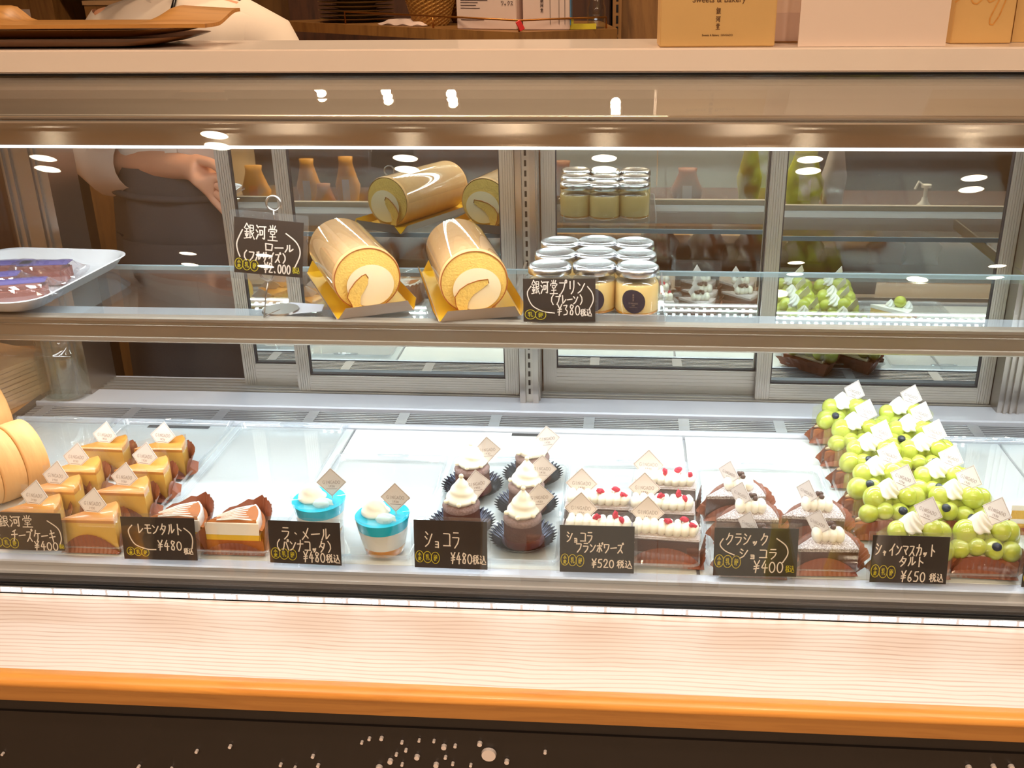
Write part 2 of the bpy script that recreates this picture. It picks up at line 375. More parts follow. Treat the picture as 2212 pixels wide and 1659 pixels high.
M['floor'] = mat('brown_floor', C(150, 128, 106), .35, var=.06, scale=6)
M['ceil'] = mat('white_ceiling', C(222, 212, 198), .9, var=.02)
M['basket'] = mat('wicker', C(172, 124, 58), .7, var=.15, scale=60)
M['box_white'] = mat('white_carton', C(214, 188, 176), .7, var=.02)
M['ink_dark'] = mat('dark_ink', C(70, 50, 48), .7)
M['red'] = mat('red_plastic', C(230, 50, 50), .5)
M['yellow'] = mat('yellow_plastic', C(206, 184, 40), .5)
M['blue'] = mat('blue_plastic', C(96, 150, 196), .5)
M['brass'] = mat('brass_wire', C(170, 110, 50), .35, .8)
M['plate'] = mat('stone_plate', C(150, 122, 78), .5, var=.05)
M['gold_paper'] = mat('gold_paper', C(212, 170, 108), .5, var=.03)
M['white_paper'] = mat('white_paper', C(232, 208, 192), .6, var=.01)
M['kraft'] = mat('kraft_paper', C(196, 152, 108), .75, var=.08, scale=40, stretch=(1, 1, 12))
M['water'] = mat('water', C(245, 250, 250), .0, var=0, trans=1, ior=1.33)
M['water_thin'] = thin_glass('still_water', (.86, .93, .93), .05)
M['thick_glass'] = mat('thick_jar_glass', C(235, 246, 242), .0, var=0, trans=1, ior=1.45)
M['bag_yellow'] = mat('yellow_bag', C(222, 158, 52), .35, var=.1, scale=12)
M['bag_brown'] = mat('brown_bag', C(150, 96, 70), .4, var=.15, scale=14)
M['bag_green'] = mat('green_bag', C(176, 178, 80), .4, var=.15, scale=14)
M['bag_pale'] = mat('pale_bag', C(196, 190, 204), .35, var=.08, scale=20)
M['orange_tag'] = mat('orange_tag', C(240, 140, 40), .5)
M['grey_panel'] = mat('grey_panel', C(206, 230, 246), .6, var=.02)
M['dark_grey'] = mat('dark_grey_board', C(70, 62, 62), .6, var=.06)

# ================================================================== THE SETTING
RX0, RX1, RY0, RY1, RZ = -5.2, 5.2, -9.5, 3.3, 2.6
struct(box('floor', M['floor'], RX0, RX1, RY0, RY1, -.05, 0))
struct(box('ceiling', M['ceil'], RX0, RX1, RY0, RY1, RZ, RZ+.05))
struct(box('wall_back', M['brown_wood'], RX0, RX1, RY1, RY1+.05, 0, RZ))
struct(box('wall_front', M['wall_cream'], RX0, RX1, RY0-.05, RY0, 0, RZ))
struct(box('wall_left', M['wall_cream'], RX0-.05, RX0, RY0, RY1, 0, RZ))
struct(box('wall_right', M['wall_grey'], RX1, RX1+.05, RY0, RY1, 0, RZ))

def adopt(o, root):
    o.parent = root
    o.matrix_parent_inverse = Matrix.LocRotScale(root.location, root.rotation_euler, None).inverted()
    return o
def wbox(root, name, m, *a, bevel=0):
    return adopt(box(name, m, *a, bevel=bevel), root)
def wfin(root, name, bm, m, smooth=False, auto=None):
    return adopt(finish(name, bm, m, None, smooth, auto), root)

struct(box('trim_1', M['dark_wood'], RX0, RX1, 1.05, RY1, 2.32, RZ))
# ceiling downlights
def downlight(p, i, where):
    
    k = 1 if p.y < 1.2 else .17
    t = thing('downlight', where, 'ceiling light', (p.x, p.y, RZ if p.y < 1.2 else 2.3198), 0, 'round downlights in the ceiling')
    bm = bmesh.new(); lathe(bm, [(.074, -.012), (.098, -.012), (.104, -.004), (.104, 0), (.078, 0)], 28, cap=False); finish('trim_ring', bm, M['white_ring'], t, True, 40)
    bm = bmesh.new(); lathe(bm, [(.0, -.011), (.074, -.011), (.074, 0), (0, 0)], 28); finish('lens', bm, M['lens'], t)
    t.scale = (k, k, 1)
for i, p in enumerate(LAMPS):
    row = 'second customer row' if i < N_FAR and p.y < -4 else ('customer row' if i < N_FAR else ('added row over the display table' if p.y < -1 else 'row over the wooden ledge' if p.y < 1 else 'staff side row'))
    k_ = sorted([q.x for q in LAMPS if abs(q.y-p.y) < 1.2]).index(p.x)
    downlight(p, i, 'warm ceiling downlight, %s from the left in the %s' % (['first', 'second', 'third', 'fourth', 'fifth', 'sixth'][k_], row))
tr = thing('fill_rail', 'added white rail under the ceiling carrying four unseen fill spotlights', 'track light', (0, -.95, RZ))  # rail and heads added to carry the fill spotlights
wbox(tr, 'rail', M['white_ring'], -1.6, 1.6, -.97, -.93, RZ-.035, RZ-.0005)
for p in FILL_SPOTS:
    q = (Vector((p.x*.75-.05, 1.15, .85))-p).normalized()
    bm = bmesh.new(); tube(bm, [Vector((p.x, p.y, RZ-.036)), p-q*.02+Vector((0, 0, .02))], .008, 10); tube(bm, [p-q*.13, p-q*.015], .045, 20); wfin(tr, 'fill_spot_head', bm, M['white_ring'], True, 40)

# ================================================================== THE SHOWCASE
case = thing('display_case', 'long stainless steel pastry showcase with slanted front glass and one shelf', 'display case', (-.04, 1.35, 0))
GA = math.radians(13.5); gt = math.tan(GA)
def glass_y(z): return 1.022 + (z-.627)*gt
wbox(case, 'cabinet_base', M['black'], CASE_X0, CASE_X1, 1.075, 1.70, 0.02, .600)
wbox(case, 'deck_base', M['grey_enamel'], CASE_X0, CASE_X1, 1.075, 1.555, .601, .634)
# white deck boards with open joints
seams = [CASE_X0+.002, -.447, .098, .60, CASE_X1-.002]
for a, b in zip(seams[:-1], seams[1:]):
    wbox(case, 'deck_panel', M['white_enamel'], a+.0022, b-.0022, 1.085, 1.488, .6342, .640, bevel=.0008)
for (xa, xb, yy_) in ((320, 455, 919), (1104, 1196, 944)):
    pa, pb_ = PZ(xa, yy_, .6415), PZ(xb, yy_, .6415)
    wbox(case, 'label_strip', M['gasket'], pa.x, pb_.x, 1.476, 1.486, .6402, .6404)
# front rail of the deck
bm = bmesh.new()
rail_x(bm, [(1.080, .643), (1.066, .643), (1.0635, .6415), (1.0635, .6375), (1.065, .6365), (1.065, .6285), (1.063, .6275), (1.063, .6235), (1.080, .6235)], CASE_X0, CASE_X1)
wfin(case, 'deck_rail', bm, M['grey_enamel'])
bm = bmesh.new()
rail_x(bm, [(1.050, .560), (1.0725, .560), (1.0725, .622), (1.066, .622), (1.066, .617), (1.0645, .616), (1.0645, .606), (1.050, .604)], CASE_X0, CASE_X1)
wfin(case, 'dark_channel', bm, M['black'])
# rear grille and sill
g0, g1 = 1.500, 1.548
bm = bmesh.new()
for k in range(7): bx(bm, CASE_X0+.004, CASE_X1-.004, g0+.001+k*.007, g0+.0045+k*.007, .640, .6445)
x = CASE_X0+.02
while x < CASE_X1: bx(bm, x, x+.018, g0, g1, .6395, .6452); x += .158
o = wfin(case, 'vent_grille', bm, M['grille'])
wbox(case, 'grille_well', M['gasket'], CASE_X0, CASE_X1, g0-.006, g1+.004, .6342, .637)
bm = bmesh.new(); rail_x(bm, [(1.489, .6345), (1.4975, .6345), (1.4975, .6465), (1.494, .6475), (1.491, .6455), (1.489, .642)], CASE_X0, CASE_X1); wfin(case, 'grille_lip', bm, M['grey_enamel'])
bm = bmesh.new(); rail_x(bm, [(1.552, .6345), (1.552, .648), (1.555, .650), (1.559, .646), (1.625, .644), (1.627, .640), (1.70, .640), (1.70, .6345)], CASE_X0, CASE_X1); wfin(case, 'rear_sill', bm, M['grey_enamel'])
bm = bmesh.new()
for y in (1.629, 1.641, 1.654, 1.667, 1.680): bx(bm, -.957, .636, y, y+.003, .640, .6445)
wfin(case, 'door_track', bm, M['alu'])
# corner posts, pilaster
def post(x0, x1, y0=1.60, y1=1.69, z0=.64, z1=1.20, ribs=()):
    bm = bmesh.new(); bx(bm, x0, x1, y0, y1, z0, z1)
    for r in ribs: bx(bm, r, r+.004, y0-.005, y0+.002, z0, z1)
    return wfin(case, 'corner_post', bm, M['steel_plain'])
post(-1.033, -.957, ribs=(-1.031, -1.018, -.985, -.976))
post(.631, .70, ribs=(.640, .650, .662, .690))
post(-.183, -.147, 1.612, 1.69)
bm = bmesh.new()
for (a, b) in ((-.181, -.1715), (-.1585, -.149)): bx(bm, a, b, 1.600, 1.614, .64, 1.20)
pil = wfin(case, 'shelf_pilaster', bm, M['steel_plain'])
bm = bmesh.new(); bx(bm, -.1712, -.1588, 1.606, 1.613, .64, 1.20); adopt(finish('slot_strip', bm, M['alu']), pil)
bm = bmesh.new(); z = .66
while z < 1.19: bx(bm, -.1668, -.1632, 1.6050, 1.6064, z, z+.0095); z += .0165
o = finish('slot', bm, M['black']); o['kind'] = 'stuff'; adopt(o, pil)
wbox(case, 'side_panel', M['steel_plain'], .70, CASE_X1, 1.60, 1.612, .64, 1.20)
# roof, header lamp box
wbox(case, 'case_roof', M['white_enamel'], CASE_X0, CASE_X1, 1.280, 1.69, 1.203, 1.2285)
bm = bmesh.new()
rail_x(bm, [(1.2165, 1.1505), (1.2228, 1.1785), (1.2250, 1.1805), (1.275, 1.1805), (1.275, 1.1505)], CASE_X0, CASE_X1)
wfin(case, 'lamp_housing', bm, M['steel'])
bm = bmesh.new(); rail_x(bm, [(1.2262, 1.1807), (1.2262, 1.183), (1.258, 1.2262), (1.262, 1.2285), (1.279, 1.2285), (1.279, 1.1807)], CASE_X0, CASE_X1); wfin(case, 'canopy_panel', bm, M['steel_top'])
bm = bmesh.new(); rail_x(bm, [(1.2165, 1.1468), (1.2165, 1.1503), (1.226, 1.1503), (1.226, 1.1468)], CASE_X0+.02, CASE_X1-.02); wfin(case, 'led_diffuser', bm, M['led_and_glint'])
bm = bmesh.new(); x = CASE_X0+.03
while x < CASE_X1-.03: bx(bm, x, x+.006, 1.248, 1.254, 1.1485, 1.1502); x += .0165
o = wfin(case, 'led_diode', bm, M['led']); o['kind'] = 'stuff'
# front glass, upper glass, their edge trims
nb = Vector((0, -math.cos(GA), math.sin(GA)))
def slab_yz(p, q, t):
    p = Vector((p[0], p[1])); q = Vector((q[0], q[1])); d = (q-p).normalized(); n = Vector((-d.y, d.x))*t
    return [tuple(p), tuple(q), tuple(q+n), tuple(p+n)]
TZ = 1.187
bm = bmesh.new(); rail_x(bm, slab_yz((glass_y(.629), .629), (glass_y(TZ), TZ), -.007), CASE_X0+.006, CASE_X1); wfin(case, 'front_glass', bm, M['glass'])
bm = bmesh.new(); rail_x(bm, slab_yz((glass_y(.631)+.0165, .631), (glass_y(TZ)+.0203, TZ), -.004), CASE_X0+.006, CASE_X1); wfin(case, 'inner_glass', bm, M['glass'])
bm = bmesh.new(); rail_x(bm, slab_yz((glass_y(TZ)+.001, TZ+.004), (1.2492, 1.2298), -.006), CASE_X0+.006, CASE_X1); wfin(case, 'upper_glass', bm, M['glass'])
bm = bmesh.new(); yy = glass_y(TZ)
rail_x(bm, [(yy-.002, TZ-.001), (yy-.003, TZ+.0012), (yy-.001, TZ+.002), (yy+.006, TZ+.001), (yy+.006, TZ-.001)], CASE_X0, CASE_X1)
rail_x(bm, [(yy-.0015, TZ+.0055), (yy-.002, TZ+.0072), (yy, TZ+.008), (yy+.006, TZ+.008), (yy+.006, TZ+.0055)], CASE_X0, CASE_X1)
wfin(case, 'glass_trim', bm, M['alu'])
bm = bmesh.new(); rail_x(bm, [(1.0138, .6285), (1.0138, .6358), (1.0160, .6358), (1.0160, .6285)], CASE_X0, CASE_X1); gc = wfin(case, 'glass_channel', bm, M['grey_enamel'])
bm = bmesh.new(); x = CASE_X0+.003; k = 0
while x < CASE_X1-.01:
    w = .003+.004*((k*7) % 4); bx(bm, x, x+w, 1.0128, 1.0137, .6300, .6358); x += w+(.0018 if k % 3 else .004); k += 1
o = finish('glint_segment', bm, M['led_and_glint']); o['kind'] = 'stuff'; adopt(o, gc)  # glowing dashes stand for LED light glinting in the glass's bottom edge
bm = bmesh.new()
poly = [(1.06, .642), (1.595, .642), (1.595, 1.198), (1.278, 1.198), (1.21, 1.145), (1.07, .70)]
a = [bm.verts.new((CASE_X0, y, z)) for y, z in poly]; b = [bm.verts.new((CASE_X0+.006, y, z)) for y, z in poly]
bm.faces.new(a); bm.faces.new(list(reversed(b)))
for i in range(6): bm.faces.new((a[i], b[i], b[(i+1) % 6], a[(i+1) % 6]))
wfin(case, 'end_glass', bm, M['glass'])
wbox(case, 'end_frame', M['gasket'], CASE_X0-.016, CASE_X0-.001, 1.05, 1.70, .60, .645)
# glass shelf with rail and lamp housing
wbox(case, 'shelf_glass', M['glass_shelf'], CASE_X0+.008, CASE_X1, 1.281, 1.527, .901, .907)
wbox(case, 'shelf_back_edge', M['glass_edge'], CASE_X0+.008, CASE_X1, 1.5272, 1.529, .900, .908)
bm = bmesh.new()
rail_x(bm, [(1.281, .9085), (1.270, .9085), (1.2655, .907), (1.2655, .903), (1.2675, .902), (1.2675, .8985), (1.2655, .8975), (1.2655, .8965), (1.268, .8955), (1.268, .880), (1.2655, .879), (1.2645, .8745), (1.268, .8715), (1.281, .8715)], CASE_X0+.008, CASE_X1)
wfin(case, 'shelf_rail', bm, M['alu_dark'])
wbox(case, 'shelf_lamp_housing', M['grey_enamel'], CASE_X0+.02, CASE_X1-.02, 1.2815, 1.343, .8735, .8985, bevel=.002)
bm = bmesh.new(); x = CASE_X0+.03
while x < CASE_X1-.03: bx(bm, x, x+.006, 1.325, 1.331, .8715, .8733); x += .0165
o = wfin(case, 'shelf_led_diode', bm, M['led']); o['kind'] = 'stuff'
for xx in (-.168, .62):
    wbox(case, 'shelf_bracket', M['steel_plain'], xx, xx+.004, 1.353, 1.60, .882, .900)

# sliding mirror doors
def stile(x0, x1, y, z0, z1, root):
    bm = bmesh.new(); w = x1-x0
    pf = [(x0, y+.013), (x0, y)]
    n = 5
    for k in range(n):
        a = x0+.002+(w-.004)*k/n; b = x0+.002+(w-.004)*(k+1)/n
        pf += [(a+.0006, y), (a+.0006, y-.0012), (b-.0006, y-.0012), (b-.0006, y)]
    pf += [(x1, y), (x1, y+.013)]
    A = [bm.verts.new((p[0], p[1], z0)) for p in pf]; B = [bm.verts.new((p[0], p[1], z1)) for p in pf]
    bm.faces.new(A); bm.faces.new(list(reversed(B)))
    for i in range(len(pf)):
        j = (i+1) % len(pf); bm.faces.new((A[j], A[i], B[i], B[j]))
    bmesh.ops.recalc_face_normals(bm, faces=bm.faces)
    return adopt(finish('stile', bm, M['alu']), root)
def sliding_door(x0, x1, y, zb):
    d = bpy.data.objects.new('sliding_door', None); COL.objects.link(d); d.location = ((x0+x1)/2, y, .645); d.parent = case
    d.matrix_parent_inverse = Matrix.Translation(case.location).inverted()
    def ad(o):
        o.parent = d; o.matrix_parent_inverse = Matrix.Translation(d.location).inverted() ; return o
    ad(stile(x0, x0+.024, y, .645, 1.196, d)); ad(stile(x1-.024, x1, y, .645, 1.196, d))
    bm = bmesh.new(); pf = [(y+.012, .645), (y, .645)]; n = 6
    for k in range(n):
        a = .646+(zb-.649)*k/n; b = .646+(zb-.649)*(k+1)/n
        pf += [(y, a+.0005), (y-.001, a+.0005), (y-.001, b-.0008), (y, b-.0008)]
    pf += [(y, zb-.002), (y+.004, zb), (y+.012, zb)]
    rail_x(bm, pf, x0+.0242, x1-.0242); ad(finish('bottom_rail', bm, M['alu']))
    bm = bmesh.new(); bx(bm, x0+.0242, x1-.0242, y, y+.012, 1.175, 1.196); ad(finish('top_rail', bm, M['alu']))
    bm = bmesh.new(); bx(bm, x0+.0242, x1-.0242, y+.0055, y+.009, zb+.0002, 1.1748); ad(finish('mirror_pane', bm, M['mirror']))
    bm = bmesh.new(); g = .0018
    for a in ((x0+.0242, x0+.0242+g, zb, 1.175), (x1-.0242-g, x1-.0242, zb, 1.175)): bx(bm, a[0], a[1], y+.001, y+.0054, a[2], a[3])
    bx(bm, x0+.0262, x1-.0262, y+.001, y+.0054, zb+.0002, zb+.0002+g); ad(finish('gasket', bm, M['gasket']))
    return d
sliding_door(-.695, -.28, 1.658, .688)
sliding_door(-.588, -.187, 1.636, .676)
sliding_door(-.145, .255, 1.658, .690)
sliding_door(.229, .630, 1.636, .676)

# ================================================================== COUNTERS
st = thing('stone_counter', 'white stone counter slab running along the top of the showcase', 'counter', (-.1, 1.33, 1.2325))
wbox(st, 'slab', M['stone'], -1.7, 1.5, 1.25, 1.415, 1.2325, 1.2602, bevel=.0018)
wbox(st, 'slab_joint', M['black'], -1.7, 1.5, 1.251, 1.40, 1.2290, 1.2323)
ld = thing('wooden_ledge', 'pale oak customer ledge with rounded orange edge in front of the glass', 'counter', (-.1, .94, .59))
wbox(ld, 'ledge_board', M['oak'], -1.5, 1.4, .872, 1.0132, .600, .6272)
bm = bmesh.new()
rail_x(bm, [(.8718, .6118), (.8600, .6118), (.8595, .6128), (.8560, .6165), (.8562, .6215), (.8595, .6258), (.865, .6275), (.8718, .6275)], -1.5, 1.4)
wfin(ld, 'edge_moulding', bm, M['oak_edge'], True, 50)
wbox(ld, 'shaded_edge_face', M['shaded_edge_face'], -1.5, 1.4, .8625, .8718, .5905, .6116)
wbox(ld, 'under_batten', M['brown_wood'], -1.5, 1.4, .932, 1.0, .565, .5995)
fp = thing('counter_front', 'black counter front panel dotted with round silver discs below the ledge', 'counter front', (-.1, .91, 0))
wbox(fp, 'upper_board', M['black_panel'], -1.5, 1.4, .892, .93, .5515, .5905)
wbox(fp, 'lower_board', M['black_panel'], -1.5, 1.4, .890, .93, .03, .550)
discs = [(240, 1228, 3), (287, 1205, 3.4), (363, 1203, 4), (492, 1227, 3.2), (600, 1215, 3), (693, 1219, 3), (755, 1257, 5.5), (826, 1250, 3.4), (980, 1237, 5), (517, 1277, 3.4),
         (457, 1303, 3.2), (586, 1321, 5.5), (765, 1322, 3.4), (418, 1347, 5.5), (493, 1366, 3.2), (706, 1370, 5.5), (811, 1362, 3.2), (924, 1371, 3.2), (348, 1389, 7), (1150, 1349, 5), (1391, 1289, 3.4), (1037, 1305, 15)]
D = [(700+x/2.911, 1180+y/2.911, r) for x, y, r in discs]
D += [(x/2.911, 1180+y/2.911, r) for x, y, r in [(22, 1300, 3), (876, 1381, 3.4), (1080, 1394, 3.2), (1240, 1284, 3.4), (1450, 1254, 3.6), (1768, 1368, 3.4), (1857, 1387, 3), (1970, 1315, 3.6), (2003, 1373, 3.6)]]
D += [(1400+x/2.724, 1180+y/2.724, r) for x, y, r in [(1885, 1300, 6), (2030, 1292, 5), (2135, 1296, 6)]]
for x, y, r in D:
    p = PY(x, y, .889); rr = r*.00058*1.0
    bm = bmesh.new(); bmesh.ops.create_cone(bm, cap_ends=True, segments=20, radius1=rr, radius2=rr*.93, depth=.004, matrix=Matrix.Translation((p.x, .8875, p.z)) @ Matrix.Rotation(PI/2, 4, 'X'))
    wfin(fp, 'disc', bm, M['silver'])

# ================================================================== CLEAR TRAYS ON THE DECK
def acrylic_tray(x0, x1, y1, label, handle=True):
    y0, z0 = 1.086, .6405; xc = (x0+x1)/2
    t = thing('acrylic_tray', label, 'tray', (xc, (y0+y1)/2, z0), 0, 'clear acrylic pastry trays')
    w, d = (x1-x0-.004), (y1-y0)
    bm = bmesh.new(); loft(bm, [[(x, y, z) for x, y in rrect(w-.012, d-.012, .008, 3)] for z in (.0004, .0030)]); finish('tray_floor', bm, M['acrylic'], t)
    bm = bmesh.new(); hgt = .010; lo = []
    for (ww, zz) in ((w-.010, .0032), (w-.003, hgt-.001), (w, hgt), (w, hgt+.0015), (w-.006, hgt+.0015), (w-.0155, .0036)):
        lo.append([(x, y, zz) for x, y in rrect(ww, d-(w-ww), .009, 4)])
    grid_surface(bm, lo, close_v=True); finish('tray_rim', bm, M['acrylic_edge'], t, True, 40)
    if handle:
        bm = bmesh.new(); tube(bm, [(.024*math.cos(a), d/2-.004+.004*math.sin(a), hgt+.0017) for a in np.linspace(0, 2*PI, 20, endpoint=False)], .0012, 6, closed=True); finish('finger_hole', bm, M['acrylic_edge'], t)
    return t
acrylic_tray(-1.028, -.850, 1.487, 'clear acrylic tray at the far left holding sliced roll cake')
acrylic_tray(-.846, -.646, 1.487, 'clear acrylic tray under the two rows of cheesecake slices')
acrylic_tray(-.642, -.452, 1.482, 'clear acrylic tray with the two lemon tart slices at its front')
acrylic_tray(-.446, -.266, 1.376, 'clear acrylic tray holding the two blue jelly cups')
acrylic_tray(-.262, -.076, 1.376, 'clear acrylic tray holding the five round chocolate cakes')
acrylic_tray(-.072, .102, 1.376, 'clear acrylic tray holding the cream topped raspberry chocolate bars')
acrylic_tray(.106, .300, 1.376, 'clear acrylic tray holding the sugar dusted chocolate wedges')
acrylic_tray(.304, .494, 1.487, 'clear acrylic tray under the twelve green grape tarts')
acrylic_tray(.498, .70, 1.487, 'empty clear acrylic tray at the right end')
TRAYZ = .6440

